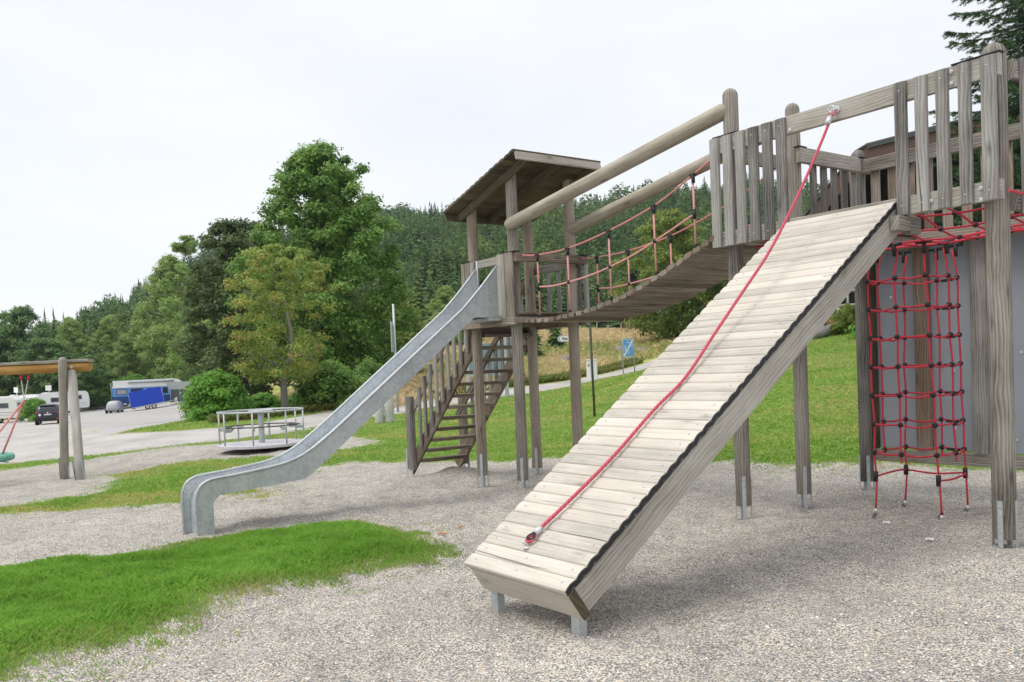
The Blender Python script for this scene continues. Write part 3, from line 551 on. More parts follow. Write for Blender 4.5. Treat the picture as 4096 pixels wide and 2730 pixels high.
def deck1():
    m = MB()
    for i in range(8): x0 = -9.0 + i * .128; m.box((x0, 6.03, 2.092), (x0 + .122, 7.09, 2.122))
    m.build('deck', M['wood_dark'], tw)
    m = MB(); m.box((-9.04, 5.985, 2.0), (-7.955, 6.03, 2.088)); m.box((-9.04, 7.085, 1.99), (-7.955, 7.13, 2.088)); m.box((-9.04, 6.035, 1.93), (-8.995, 7.08, 2.088)); m.box((-8.0, 6.035, 2.02), (-7.955, 7.08, 2.088)); m.box((-8.55, 6.035, 2.0), (-8.5, 7.08, 2.086)); m.build('deck_frame', M['wood_brown'], tw)
    m = MB(); m.box((-9.0, 6.03, 2.725), (-7.978, 6.058, 2.82)); m.build('guard_rail', M['wood'], tw)
    m = MB(); m.box((-7.975, 6.03, 2.724), (-7.935, 7.12, 2.828)); m.build('guard_rail', M['wood_brown'], tw)
    m = MB(); m.box((-9.0, 7.055, 2.70), (-7.98, 7.085, 2.80)); m.build('guard_rail', M['wood'], tw)
    m = MB(); m.box((-7.97, 6.08, 2.124), (-7.93, 7.08, 2.142)); m.build('threshold_board', M['wood_brown'], tw)
    for x0, w_ in ((-9.044, .086), (-8.952, .092), (-8.852, .082)): m = MB(); m.halfround((x0 + w_ / 2, 6.026, 2.01), (x0 + w_ / 2, 6.026, 2.815), w_, .028, (0, -1, 0), thick=.012); m.build('infill_board', M['wood'], tw)
    for x0, w_ in ((-8.282, .145), (-8.133, .15)): m = MB(); m.halfround((x0 + w_ / 2, 6.026, 1.995), (x0 + w_ / 2, 6.026, 2.83), w_, .036, (0, -1, 0), thick=.012); m.build('infill_board', M['wood'], tw)
    for x in (-8.86, -8.66, -8.46, -8.26, -8.06):
        if x > -8.7: m = MB(); m.halfround((x, 7.088, 2.03), (x, 7.088, 2.79), .07, .025, (0, 1, 0)); m.build('picket', M['wood_fence'], tw)
    for x in (-7.91,): m = MB(); m.box((x - .085, 7.09, 2.12), (x - .03, 7.135, 2.83)); m.build('picket', M['wood_fence'], tw)
    m = MB()
    m.box((-9.03, 6.0, 2.822), (-8.86, 6.06, 2.83)); m.box((-8.2, 6.0, 2.832), (-7.93, 6.1, 2.842)); m.box((-8.0, 7.0, 2.83), (-7.92, 7.12, 2.84)); m.build_each('felt_cap', M['black_bit'], tw)
deck1()
# ---- slide
def slide():
    s = thing('slide', 'long galvanised metal slide coming down from the roofed tower', 'slide', (-8.42, 2.45, .07))
    rim = [(2.378, -.08), (2.375, .12), (2.375, .36), (2.385, .44), (2.42, .515), (2.48, .557), (2.56, .578), (2.76, .595), (3.1, .632), (3.27, .66), (3.41, .705), (3.55, .772), (3.68, .855), (3.89, 1.005), (4.3, 1.315), (4.94, 1.80), (5.3, 2.075), (5.45, 2.19), (5.52, 2.255), (5.7, 2.43), (5.955, 2.70)]
    bot = [(2.54, -.08), (2.54, .12), (2.54, .34), (2.55, .36), (2.575, .39), (2.60, .415), (2.68, .423), (2.85, .433), (3.15, .455), (3.32, .467), (3.47, .478), (3.60, .565), (3.74, .668), (3.98, .85), (4.42, 1.19), (4.99, 1.62), (5.38, 1.92), (5.52, 2.03), (5.61, 2.098), (5.78, 2.098), (5.955, 2.098)]
    for x, nm in ((-8.636, 'side_panel'), (-8.2107, 'side_panel')):
        m = MB(); rings = [[(x - .002, b[0], b[1]), (x - .002, a[0], a[1]), (x + .002, a[0], a[1]), (x + .002, b[0], b[1])] for a, b in zip(rim, bot)]
        m.loft(rings, [i * .2 for i in range(len(rings))], smooth=False); p = m.build(nm, M['galv'] if x > -8.4 else M['galv_in'], s)
        m = MB(); pts = bez([(x + (.004 if x > -8.4 else -.004), a[0], a[1]) for a in rim], 3); m.tube(pts, .0145, 10); m.build('rolled_rim', M['steel'], p)
    bed = [(2.445, -.06), (2.445, .20), (2.45, .33), (2.475, .42), (2.53, .468), (2.76, .488), (3.1, .522), (3.27, .548), (3.44, .60), (3.62, .69), (3.95, .915), (4.4, 1.255), (5.0, 1.705), (5.36, 1.975), (5.58, 2.10), (5.98, 2.125)]
    m = MB(); m.loft([[(-8.63, a, b), (-8.63, a + .004, b - .004), (-8.216, a + .004, b - .004), (-8.216, a, b)] for a, b in bed], [i * .25 for i in range(len(bed))], smooth=False); m.build('chute_bed', M['galv_in'], s)
    m = MB(); m.beam((-8.636, 2.40, -.06), (-8.636, 2.40, .42), .01, .03, up=(0, 1, 0)); m.tube([(-8.628, 5.965, 2.10), (-8.628, 5.965, 2.80)], .011); m.box((-8.66, 5.80, 2.06), (-8.19, 5.97, 2.094)); m.build_each('mounting_bracket', M['steel'], s)
slide()
# ---- stairs
def stairs():
    s = thing('wooden_stairs', 'steep open wooden stairs with picket railing under the roofed tower', 'stairs', (-10.6, 6.55, .07))
    for y, t in ((6.17, 0), (6.965, 1)):
        m = MB(); m.beam((-10.80, y, .24 - .13), (-9.02, y, 1.92 - .03), .042, .175, up=(-.7, 0, .7)); m.build('stringer', M['wood_stair'], s)
        b = MB(); b.beam((-10.72 + .05, y - .05 if t == 0 else y + .045, .13), (-10.67, y - .05 if t == 0 else y + .045, 1.16), .15, .075, up=(0, 1, 0), bev=.012); p = b.build('newel_post', M['wood_stair'] if t else M['wood_fence'], s)
        yy = y - .085 if t == 0 else y + .085
        m = MB(); m.beam((-10.76, yy, gz(-10.76, yy) - .03), (-10.76, yy, .42), .035, .006, up=(0, 1, 0)); m.beam((-10.63, yy, gz(-10.63, yy) - .05), (-10.63, yy, .13), .05, .006, up=(0, 1, 0)); m.build('anchor_bracket', M['steel'], p)
        yo = 6.135 if t == 0 else 7.0; ups = (0, -1, 0) if t == 0 else (0, 1, 0)
        for i in range(10):
            x = -10.41 + .157 * i
            if x > -9.02: continue
            m = MB(); m.halfround((x, yo, x + 10.88), (x, yo, x + 11.70), .066, .032, ups, thick=.008); m.build('baluster', M['wood_fence'], s)
        yh = 6.155 if t == 0 else 6.98
        m = MB(); m.beam((-10.78, yh, .83), (-9.02, yh, 2.60), .03, .09, up=(-.7, 0, .7)); m.build('handrail', M['wood_stair'], s)
    for i in range(12):
        x = -10.60 + .149 * i; z = .275 + .152 * i
        m = MB(); m.box((x - .03, 6.192, z - .045), (x + .115, 6.943, z), bev=.006); m.build('tread', M['wood_stair'], s)
stairs()
# ---- suspension bridge
def brz(x):
    xs_ = [-7.97, -7.55, -7.29, -7.01, -6.76, -6.5, -6.23, -5.84, -5.5, -5.33, -5.1]; zs_ = [2.062, 2.045, 2.052, 2.072, 2.10, 2.145, 2.205, 2.325, 2.455, 2.525, 2.60]
    return float(np.interp(x, xs_, zs_))
def bridge():
    s = thing('rope_bridge', 'sagging plank rope bridge between the roofed tower and the high platform', 'rope bridge', (-6.5, 6.6, 2.1))
    x = -7.87; i = 0
    while x < -5.12:
        z = brz(x); sl_ = (brz(x + .05) - brz(x - .05)) / .1; up = Vector((-sl_, 0, 1)).normalized(); dx = Vector((1, 0, sl_)).normalized()
        wd = .086; m = MB(); ra_ = rnd.uniform(-.13, .13); up = (up + dx * ra_).normalized(); c = Vector((x, 0, z)) - up * .022 + V(0, 0, rnd.uniform(-.004, .004)); j = rnd.uniform(-.012, .012)
        m.beam(c + V(0, 6.10 + j, 0), c + V(0, 7.04 + j, 0), wd, .046, up=tuple(up), bev=.008); m.build('plank', M['wood_stair'] if rnd.random() < .6 else M['wood_brown'], s); x += .112 * dx.x + .001; i += 1
    for y in ():
        m = MB(); m.tube([(q, y, brz(q) - .052) for q in np.linspace(-7.96, -5.1, 26)], .008, 6); m.build('under_cable', M['dark_metal'], s)
    top = {0: [(-7.93, 2.79), (-7.67, 2.76), (-7.13, 2.76), (-6.47, 2.85), (-5.81, 3.0), (-5.33, 3.19), (-5.09, 3.29)], 1: [(-7.93, 2.785), (-7.7, 2.77), (-7.17, 2.77), (-6.51, 2.84), (-5.92, 2.98), (-5.49, 3.12), (-5.08, 3.30)]}
    midr = [(-7.65, 2.40), (-7.4, 2.385), (-7.13, 2.40), (-6.8, 2.43), (-6.48, 2.485), (-6.15, 2.56), (-5.86, 2.65), (-5.34, 2.83)]
    for t, y in ((0, 6.12), (1, 7.02)):
        hr = MB().tube(bez([(a, y, b) for a, b in top[t]], 5), .0092, 8).build('hand_rope', M['rope_faded'], s)
        MB().tube(bez([(a, y, b) for a, b in midr], 5), .010, 8).build('side_rope', M['rope_pale'], s)
        for vx in (-7.65, -7.13, -6.48, -5.85, -5.35):
            tz = float(np.interp(vx, [a for a, b in top[t]], [b for a, b in top[t]])); mz = float(np.interp(vx, [a for a, b in midr], [b for a, b in midr])); bz = brz(vx)
            v = MB().tube([(vx - .004, y, tz), (vx, y, mz), (vx + .004, y, bz + .005)], .0095, 8).build('hanger_rope', M['rope_pale'] if vx > -7.6 else M['rope_faded'], s)
            m = MB(); m.tube([(vx - .03, y, tz - .003), (vx + .03, y, tz + .003)], .017); m.tube([(vx, y, tz), (vx, y, tz - .075)], .0165); m.ball((vx, y, mz), .021, sc_=(1, 1, 1.1)); m.tube([(vx, y, bz), (vx, y, bz + .04)], .015)
            if vx in (-7.65, -5.35): m.tube([(vx, y, mz + .045), (vx, y, mz - .045)], .017)
            m.build_each('rope_clamp', M['black'], v)
        m = MB()
        for cx_, cz_ in ((-7.925, 2.788), (-5.12, 3.27)):
            m.tube([(cx_ + .022 * math.cos(a), y, cz_ + .013 * math.sin(a)) for a in np.linspace(0, 6.28, 14)], .005, 6)
        m.build_each('eye_shackle', M['zinc'], hr)
    return s
br = bridge()
def big_rail(name, p0, p1, label):
    m = MB(); m.log(p0, p1, .074, 20, dome=True, dome0=True); o = m.build(name, M['wood_log']); return tag(o, label, 'log rail')
big_rail('log_rail', (-8.12, 6.055, 3.15), (-5.02, 6.235, 3.702), 'nearer and upper of the two round log rails above the rope bridge')
big_rail('log_rail', (-8.13, 7.0, 3.145), (-5.02, 7.12, 3.702), 'farther of the two round log rails above the rope bridge')
# ---- high platform
pf = thing('climbing_platform', 'high wooden platform on posts with picket fence all round, right of the rope bridge', 'climbing platform', (-4.0, 7.2, .08))
post(pf, XE, YE, 3.885, .067, M['wood']); post(pf, XE, YF, 3.885, .066); post(pf, XE - .005, YK, 3.57, .066, M['wood_fence']); post(pf, XH, YE, 3.56, .076, M['wood'], rot=4); post(pf, XH, YK, 3.57, .066)
def platform():
    def picket(x, w_, y=6.125, z0=2.487, z1=3.438, up=(0, -1, 0), mat='wood_fence', th=.014):
        m = MB(); ax = (x, y) ; m.halfround((x, y, z0), (x, y, z1), w_, .034, up, thick=th); return m.build('picket', M[mat], pf)
    m = MB(); m.box((-5.13, 6.127, 3.302), (-2.712, 6.172, 3.449)); m.build('top_rail', M['wood'], pf)
    m = MB(); m.box((-5.13, 6.127, 2.487), (-2.712, 6.172, 2.62)); m.build('bottom_rail', M['wood'], pf)
    for a, b in ((-5.141, -5.043), (-5.0, -4.905), (-4.864, -4.767), (-4.727, -4.63), (-4.587, -4.489), (-4.45, -4.354), (-3.43, -3.337), (-3.279, -3.189), (-3.129, -3.039), (-2.975, -2.888), (-2.825, -2.725)): picket((a + b) / 2, b - a)
    # left side: beam across the bridge mouth, then fence
    m = MB(); m.box((-5.10, 6.20, 3.26), (-5.06, 7.26, 3.385)); m.build('cross_beam', M['wood_brown'], pf)
    m = MB(); m.box((-4.955, 7.10, 3.305), (-4.905, 8.26, 3.445)); m.build('side_rail', M['wood'], pf)
    m = MB(); m.box((-4.955, 7.10, 2.50), (-4.91, 8.2, 2.62)); m.build('side_rail', M['wood_brown'], pf)
    for y in (7.38, 7.55, 7.72, 7.89, 8.05):
        m = MB(); m.halfround((-4.958, y, 2.49), (-4.958, y, 3.43), .095, .03, (-1, 0, 0), thick=.012); m.build('picket', M['wood_fence'], pf)
    # back fence
    m = MB(); m.box((-4.90, 8.10, 3.292), (-2.62, 8.145, 3.425)); m.build('back_rail', M['wood'], pf)
    m = MB(); m.box((-4.90, 8.10, 2.49), (-2.62, 8.145, 2.62)); m.build('back_rail', M['wood_brown'], pf)
    x = -4.79
    while x < -2.7: m = MB(); m.halfround((x, 8.148, 2.49), (x, 8.148, 3.41), .092, .03, (0, 1, 0), thick=.012); m.build('picket', M['wood_brown'], pf); x += .176
    # right side fence
    m = MB(); m.box((-2.735, 6.3, 3.30), (-2.69, 8.25, 3.43)); m.build('side_rail', M['wood'], pf); m = MB(); m.box((-2.735, 6.3, 2.42), (-2.69, 8.25, 2.56)); m.build('side_rail', M['wood'], pf)
    for y in (6.42, 6.62, 6.82, 7.02, 7.22, 7.42, 7.62, 7.82, 8.02): m = MB(); m.halfround((-2.688, y, 2.40), (-2.688, y, 3.44), .12, .034, (1, 0, 0), thick=.014); m.build('picket', M['wood_fence'], pf)
    # deck: landing strip on joists
    m = MB()
    for i in range(7): m.box((-5.08 + i * .105, 6.19, 2.585), (-4.98 + i * .105, 8.09, 2.612))
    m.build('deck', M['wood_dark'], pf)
    m = MB()
    for x in (-4.9, -4.42, -3.40): m.box((x - .035, 6.175, 2.36 if x > -4 else 2.5), (x + .035, 6.32 if x > -4 else 8.09, 2.482 if x > -4 else 2.583))
    m.box((-4.95, 6.9, 2.44), (-4.4, 6.97, 2.498)); m.box((-3.435, 6.02, 2.375), (-3.365, 6.174, 2.48)); m.build_each('joist', M['wood'], pf)
    m = MB(); m.box((-5.12, 6.12, 3.4495), (-4.85, 6.18, 3.457)); m.box((-3.02, 6.115, 3.4495), (-2.70, 6.185, 3.458)); m.box((-4.97, 7.08, 3.446), (-4.9, 7.2, 3.454)); m.box((-4.96, 8.06, 3.446), (-4.88, 8.16, 3.452)); m.build_each('felt_cap', M['black_bit'], pf)
    m = MB()
    for x, z in ((-4.93, 2.58), (-4.93, 2.52), (-4.53, 2.57), (-3.18, 2.555), (-2.84, 2.58), (-2.84, 2.50), (-4.32, 3.33), (-3.02, 3.41), (-3.02, 3.33)): m.tube([(x, 6.128, z), (x, 6.118, z)], .014, 10); m.ball((x, 6.117, z), .008)
    for p_ in ((-5.141, -5.043), (-5.0, -4.905), (-4.864, -4.767), (-4.727, -4.63), (-4.587, -4.489), (-4.45, -4.354), (-3.43, -3.337), (-3.279, -3.189), (-3.129, -3.039), (-2.975, -2.888), (-2.825, -2.725)):
        for z in (3.375, 2.55): m.ball(((p_[0] + p_[1]) / 2, 6.091, z), .0055, 6, m=4)
    m.build_each('bolt_head', M['zinc'], pf)
platform()
# ---- ramp
def ramp():
    s = thing('climbing_ramp', 'steep wide ramp of pale half-round planks leading up to the high platform', 'climbing ramp', (-3.9, 2.9, .05))
    a = Vector((0, 2.835, .338)); b = Vector((0, 6.118, 2.603)); dr = (b - a).normalized(); n = Vector((0, -dr.z, dr.y)); L = (b - a).length; cnt = 42; pw = L / cnt
    for i in range(cnt):
        c = a + dr * (pw * (i + .5)) - n * .034; m = MB(); j = rnd.uniform(-.004, .006)
        x0, x1 = (-4.376 - rnd.uniform(0, .008), -3.4385)
        p = m.halfround(c + V(x0, 0, 0), c + V(x1, 0, 0), pw - .0015, .034 + j * .3, tuple(n), n=8, thick=.021).build('plank', M['wood_ramp'], s)
        if i % 1 == 0:
            q = MB()
            for x in (-4.30, -3.90 + rnd.uniform(-.01, .01), -3.50): q.ball(c + n * (.036 + j * .3) + V(x, 0, 0), .006, 6, m=4)
            q.build_each('screw', M['zinc'], p)
    for x in (-4.30, -3.468):
        m = MB(); c0 = a - dr * .0 - n * .130; m.beam(c0 + V(x, 0, 0) + dr * .06, a + dr * (L + .02) - n * .130 + V(x, 0, 0), .055, .165, up=tuple(n)); m.build('stringer', M['wood'], s)
    m = MB(); c = a - n * .135 + dr * .028; m.beam(c + V(-4.355, 0, 0), c + V(-3.438, 0, 0), .05, .17, up=tuple(n)); e_ = m.build('end_board', M['wood_ramp'], s); m = MB(); m.beam(c + V(-3.4375, 0, 0), c + V(-3.432, 0, 0), .054, .175, up=tuple(n)); m.build('end_grain', M['wood_dark'], e_)
    m = MB(); c = a - n * .038; 
    pts = []
    for i in range(cnt * 4 + 1):
        u = i / 4 * pw; pts.append(a + dr * u - n * (.0 + .011 * abs(math.cos(math.pi * i / 4)) ** 2) + V(-3.437, 0, 0))
    m.loft([[p_ + V(.006, 0, 0), p_ + V(.006, 0, 0) - n * (.027 + rnd.uniform(-.003, .003)), p_ - V(.001, 0, 0) - n * .027, p_ - V(.001, 0, 0)] for p_ in pts], [i * .02 for i in range(len(pts))], smooth=False); m.build('plank_end_edging', M['black'], s)
    for x, y in ((-4.262, 2.97), (-3.515, 2.97)):
        g = gz(x, y) - .05; m = MB(); m.box((x - .034, y - .004, g), (x + .034, y + .002, .30)); m.box((x - .034, y + .0025, g), (x - .028, y + .05, .30)); m.box((x + .028, y + .0025, g), (x + .034, y + .05, .30)); m.build('steel_foot', M['steel'], s)
    return a, b, dr, n
ra, rb, rdr, rn_ = ramp()
def ramp_rope():
    s = thing('climbing_rope', 'red climbing rope stretched up the pale plank ramp to the top rail', 'rope', (-3.94, 3.03, .5))
    P = [(-3.968, 3.073, .536), (-3.93, 3.34, .719), (-3.905, 3.66, .938), (-3.916, 4.034, 1.197), (-3.905, 4.32, 1.388), (-3.922, 4.66, 1.687), (-3.918, 4.943, 1.954), (-3.914, 5.238, 2.235), (-3.91, 5.487, 2.528), (-3.907, 5.718, 2.829), (-3.903, 5.923, 3.12), (-3.897, 6.03, 3.29)]
    MB().tube(bez(P, 8), .0108, 10).build('rope', M['rope_ramp'], s)
    m = MB(); m.tube([(-3.968, 3.07, .533), (-3.963, 3.115, .564)], .019, 10); m.tube([(-3.896, 5.99, 3.255), (-3.896, 6.03, 3.31)], .022, 10); m.build_each('sleeve', M['zinc'], s)
    def loop(c, ax, L_, r_, mat, nm, off=0):
        c = Vector(c); ax = Vector(ax).normalized(); sd = Vector((1, 0, 0)); pts = []
        for i in range(17):
            t = math.pi * 2 * i / 16; pts.append(c - ax * (L_ * .5) + ax * (L_ * .5 * math.cos(t)) + sd * (.020 * math.sin(t)) * (1.2 - .5 * math.cos(t)) + rn_ * off)
        return MB().tube(pts, r_, 8).build(nm, mat, s)
    d1 = Vector((0, .80, .6)); loop((-3.970, 3.068, .530), d1, .062, .009, M['rope_ramp'], 'eye_loop'); loop((-3.970, 3.066, .533), d1, .050, .007, M['dark_metal'], 'thimble', .004)
    loop((-3.896, 6.03, 3.315), (0, -.7, -.75), .07, .009, M['rope_ramp'], 'eye_loop'); loop((-3.896, 6.03, 3.315), (0, -.7, -.75), .052, .006, M['zinc'], 'thimble')
    m = MB(); c = Vector((-3.972, 3.01, .462)); m.ball(c, .026, sc_=(1, 1, .4)); m.tube([c, c + rn_ * .05], .008, 8); m.tube([(-3.90, 6.125, 3.385), (-3.897, 6.05, 3.37)], .009, 8); m.tube([(-3.9 + .024 * math.cos(t), 6.06, 3.378 + .024 * math.sin(t)) for t in np.linspace(0, 6.28, 14)], .006, 6); m.tube([(-3.9, 6.128, 3.385), (-3.9, 6.118, 3.385)], .03, 14); m.build_each('eye_bolt', M['zinc'], s)
ramp_rope()
# ---- nets
def nets():
    s = thing('climbing_net', 'red rope net under the high platform with a net tube hanging before the grey wall', 'climbing net', (-3.9, 7.35, .07))
    def nz(x, y): return 2.54 - .145 * math.sin(max(0, min(1, (y - 6.2) / 1.95)) * math.pi) ** 1.3
    ys_ = [6.28, 6.45, 6.75, 7.04, 7.33, 7.62, 7.9]; xs_ = [-4.74 + .26 * i for i in range(12)]
    fl = MB()
    for y in ys_[1:]: fl.tube(bez([(x, y + .02 * math.sin(x * 9), nz(x, y) + .012 * math.sin(x * 7 + y * 5)) for x in [-4.95] + xs_ + [-1.4]], 3), .0082, 8)
    for x in xs_: fl.tube(bez([(x + .02 * math.sin(y * 7), y, nz(x, y) + .012 * math.sin(x * 7 + y * 5)) for y in [6.15] + ys_[1:] + [8.12]], 3), .0082, 8)
    fo = fl.build('floor_net', M['rope_red'], s)
    m = MB()
    for y in ys_[1:]:
        for x in xs_[4:11]: m.ball((x, y, nz(x, y) + .012 * math.sin(x * 7 + y * 5)), .021, 10)
    m.build_each('net_knot', M['black'], fo)
    # hanging tube of eight ropes; every column: (x,y) at top, below, bottom
    C8 = [[(-4.235, 7.04), (-4.215, 7.05)], [(-3.965, 7.0), (-3.945, 7.0)], [(-3.735, 7.05), (-3.68, 7.08)], [(-3.685, 7.32), (-3.66, 7.34)], [(-3.76, 7.62), (-3.745, 7.66)], [(-3.98, 7.72), (-3.97, 7.72)], [(-4.225, 7.62), (-4.245, 7.6)], [(-4.285, 7.28), (-4.27, 7.3)]]
    rows = [2.12, 1.875, 1.625, 1.375, 1.13, .88, .63]
    tb = MB(); kn = MB(); cn = MB()
    def at_(i, z): a, b = C8[i % 8]; t = (2.35 - z) / 1.9; return Vector((a[0] + (b[0] - a[0]) * t, a[1] + (b[1] - a[1]) * t, z))
    for i in range(8):
        zt = 2.36; ends = [at_(i, zt) + V(.03 * math.cos(i), .03 * math.sin(i), 0)] + [at_(i, z) + V(.006 * math.sin(i * 5 + z * 9), .006 * math.cos(i * 3 + z * 7), 0) for z in rows]
        if i % 2 == 0: ends += [at_(i, .40) + V(.01, -.005, 0), at_(i, .14) + V([0, .02, .02, 0, .02, 0, 0, 0][i], -.02, 0)]
        else: ends += [at_(i, .56)]
        tb.tube(bez(ends, 3), .0085, 8)
        cn.tube([at_(i, 2.30) , at_(i, 2.40)], .017); cn.tube([at_(i, 2.395) - V(.06, .01, 0), at_(i, 2.40) + V(.06, .01, 0)], .017)
    for j, z in enumerate(rows):
        pts = []
        for i in range(9):
            p = at_(i, z); q = at_(i + 1, z); pts.append(p)
            if i < 8: pts.append((p + q) / 2 - V(0, 0, .016 + .01 * math.sin(i * 3 + j)))
        tb.tube(bez(pts, 2), .0085, 8)
        for i in range(8): kn.ball(at_(i, z), .0235, 10)
        a, b = at_(3, z), at_(5, z); c = at_(4, z); cn.tube([at_(5, z) * .75 + c * .25 - V(0, 0, .012), at_(5, z) * .2 + c * .8 - V(0, 0, .012)], .013)
    bot = [at_(i, .42) for i in (0, 6, 4, 2)]; tb.tube(bez([bot[0], (bot[0] + bot[1]) / 2 - V(0, 0, -.01), bot[1], (bot[1] + bot[2]) / 2 - V(0, 0, .02), bot[2], (bot[2] + bot[3]) / 2 - V(0, 0, .02), bot[3]], 4), .0085, 8)
    for p in bot: cn.tube([p - V(0, 0, .045), p + V(0, 0, .045)], .0205)
    kn.ball(bot[1], .024); cn.tube([bot[2], bot[2] * .1 + bot[1] * .9 ], .012) if 0 else None
    to = tb.build('hanging_net', M['rope_red'], s); kn.build_each('net_knot', M['black'], to); cn.build_each('rope_connector', M['black'], to)
    for i in (0, 2, 4, 6):
        p = at_(i, .14) + V([0, .02, .02, 0, .02, 0, 0, 0][i], -.02, 0); m = MB(); m.tube([p, p - V(0, 0, .04)], .0155, 10); e_ = m.build('end_ferrule', M['zinc'], s)
        m = MB(); g = gz(p.x, p.y); [m.tube([(p.x + .012 * math.cos(t) - .01 * k, p.y, g + .012 + .02 * (2 - k) + .014 * math.sin(t)) for t in np.linspace(0, 6.28, 9)], .0035, 5) for k in range(3)]; m.build('ground_chain', M['dark_metal'], e_)
nets()
# ---- climbing wall below the back fence
def wall():
    s = thing('climbing_wall', 'grey board wall with upright half logs behind the red hanging net', 'climbing wall', (-3.5, 8.35, .5))
    m = MB(); m.box((-5.0, 8.33, .53), (-1.3, 8.36, 2.54)); m.build('wall_panel', M['panel'], s)
    for x0, x1, mt in ((-5.02, -4.92, 'wood_dark'), (-4.51, -4.36, 'wood_brown'), (-3.97, -3.82, 'wood_fence'), (-3.42, -3.27, 'wood_brown'), (-2.85, -2.7, 'wood_brown')): m = MB(); m.halfround(((x0 + x1) / 2, 8.328, .52), ((x0 + x1) / 2, 8.328, 2.50), x1 - x0, .075, (0, -1, 0), n=9, thick=.03); m.build('upright', M[mt], s)
    m = MB(); m.box((-5.0, 8.27, .40), (-1.3, 8.325, .52)); m.build('bottom_beam', M['wood'], s); m = MB(); m.box((-4.93, 8.22, 2.50), (-1.3, 8.325, 2.63)); m.build('top_beam', M['wood'], s)
    m = MB()
    for x, z in ((-4.76, 2.05), (-4.75, 1.62), (-4.72, 1.05), (-4.2, 2.33), (-3.55, 1.45), (-4.15, .75), (-4.7, .68), (-3.6, .66), (-3.1, 1.9), (-3.1, 1.1), (-4.35 + .2, 1.3)): m.tube([(x, 8.33, z), (x, 8.322, z)], .014, 10)
    m.build_each('t_nut', M['zinc'], s)
wall()
# ---------------------------------------------------------------- swing, roundabout
def P2(d, k): return (d * FX + k * d * RX, d * FY + k * d * RY)
def BK(u): return (u - 2006.2) / 3468.4
OX, OY = -18.95, 2.98
def swing():
    x, y = OX, OY; g = gz(x, y); s = thing('nest_swing', 'wooden swing frame with orange beam and grey posts at the left edge of the playground', 'swing', (x, y, g)); rt = Vector((RX, RY, 0)); fw = Vector((FX, FY, 0)); o = Vector((x, y, g))
    bd = (rt - fw * .10).normalized()
    ztop = 2.40; m = MB(); c = o + V(0, 0, 2.20); m.log(c - bd * 3.6 + fw * .13, c + bd * .60 + fw * .13, .10, 18); b = m.build('beam', M['wood_orange'], s)
    m = MB(); m.beam(c - bd * 3.6 + fw * .13 + V(0, 0, .118), c + bd * .62 + fw * .13 + V(0, 0, .118), .20, .06, bev=.02); m.build('cover_board', M['wood'], b)
    m = MB(); m.tube([c + bd * .26 + fw * .03, c + bd * .26 + fw * .02], .03, 12); m.build('bolt_head', M['zinc'], b)
    m = MB(); m.log(o + V(0, 0, -.03), V(-18.78, 3.04, o.z + 2.40), .080, 18, dome=True); m.build('post', M['wood'], s)
    q = V(-18.11, 3.12, 0); q.z = gz(q.x, q.y) - .02; m = MB(); m.log(q, V(-18.85, 3.20, o.z + 2.12), .088, 18); m.build('post', M['wood_white'], s)
    for a, lead in ((o, 0), (q, 1)):
        m = MB()
        for t in (-1, 1): m.beam(a + bd * t * .092 + V(0, 0, -.05), a + bd * (t * .092 - .06 * lead) + V(0, 0, .42), .006, .05, up=tuple(fw)); 
        m.build('anchor_bracket', M['steel'], s)
    # hanger: two short chains meeting at a ring, long red rope going down left to the nest
    for k, off in enumerate((-.87, -.69)):
        a = c + bd * off + fw * .13 - V(0, 0, .10); e_ = c + bd * -.83 + fw * .13 - V(0, 0, .62); m = MB(); n = 10
        m.tube([a, a + (e_ - a) * .22], .022, 8); h = m.build('hanger_link', M['rope_red'], s); m = MB()
        for i in range(n):
            p = a + (e_ - a) * (.22 + .78 * (i + .5) / n); m.ball(p, .017, 6, sc_=(.7, .7, 1.3), m=4)
        m.build('chain', M['zinc'], h)
    e_ = c + bd * -.83 + fw * .13 - V(0, 0, .62)
    nx, ny = P2(16.5, BK(-78)); nc_ = V(nx, ny, .21)
    for dv, nm in ((nc_ + bd * .12 - fw * .4 - e_, 'rope'), (nc_ + bd * .12 + fw * .4 - e_, 'rope')): MB().tube([e_, e_ + dv * .5, e_ + dv], .020, 8).build(nm, M['rope_faded'], s)
    m = MB(); m.tube([nc_ + bd * .45 * math.cos(t) + fw * .55 * math.sin(t) for t in np.linspace(0, 6.283, 33)], .07, 10); m.build('nest_ring', M['nest'], s)
    m = MB(); [m.tube([nc_ + bd * .45 * math.cos(t) + fw * .55 * math.sin(t), nc_ - bd * .55 * math.cos(t) - fw * .55 * math.sin(t) - V(0, 0, .08)], .012, 6) for t in np.linspace(0, 3.0, 9)]; m.build('nest_mesh', M['nest'], s)
swing()
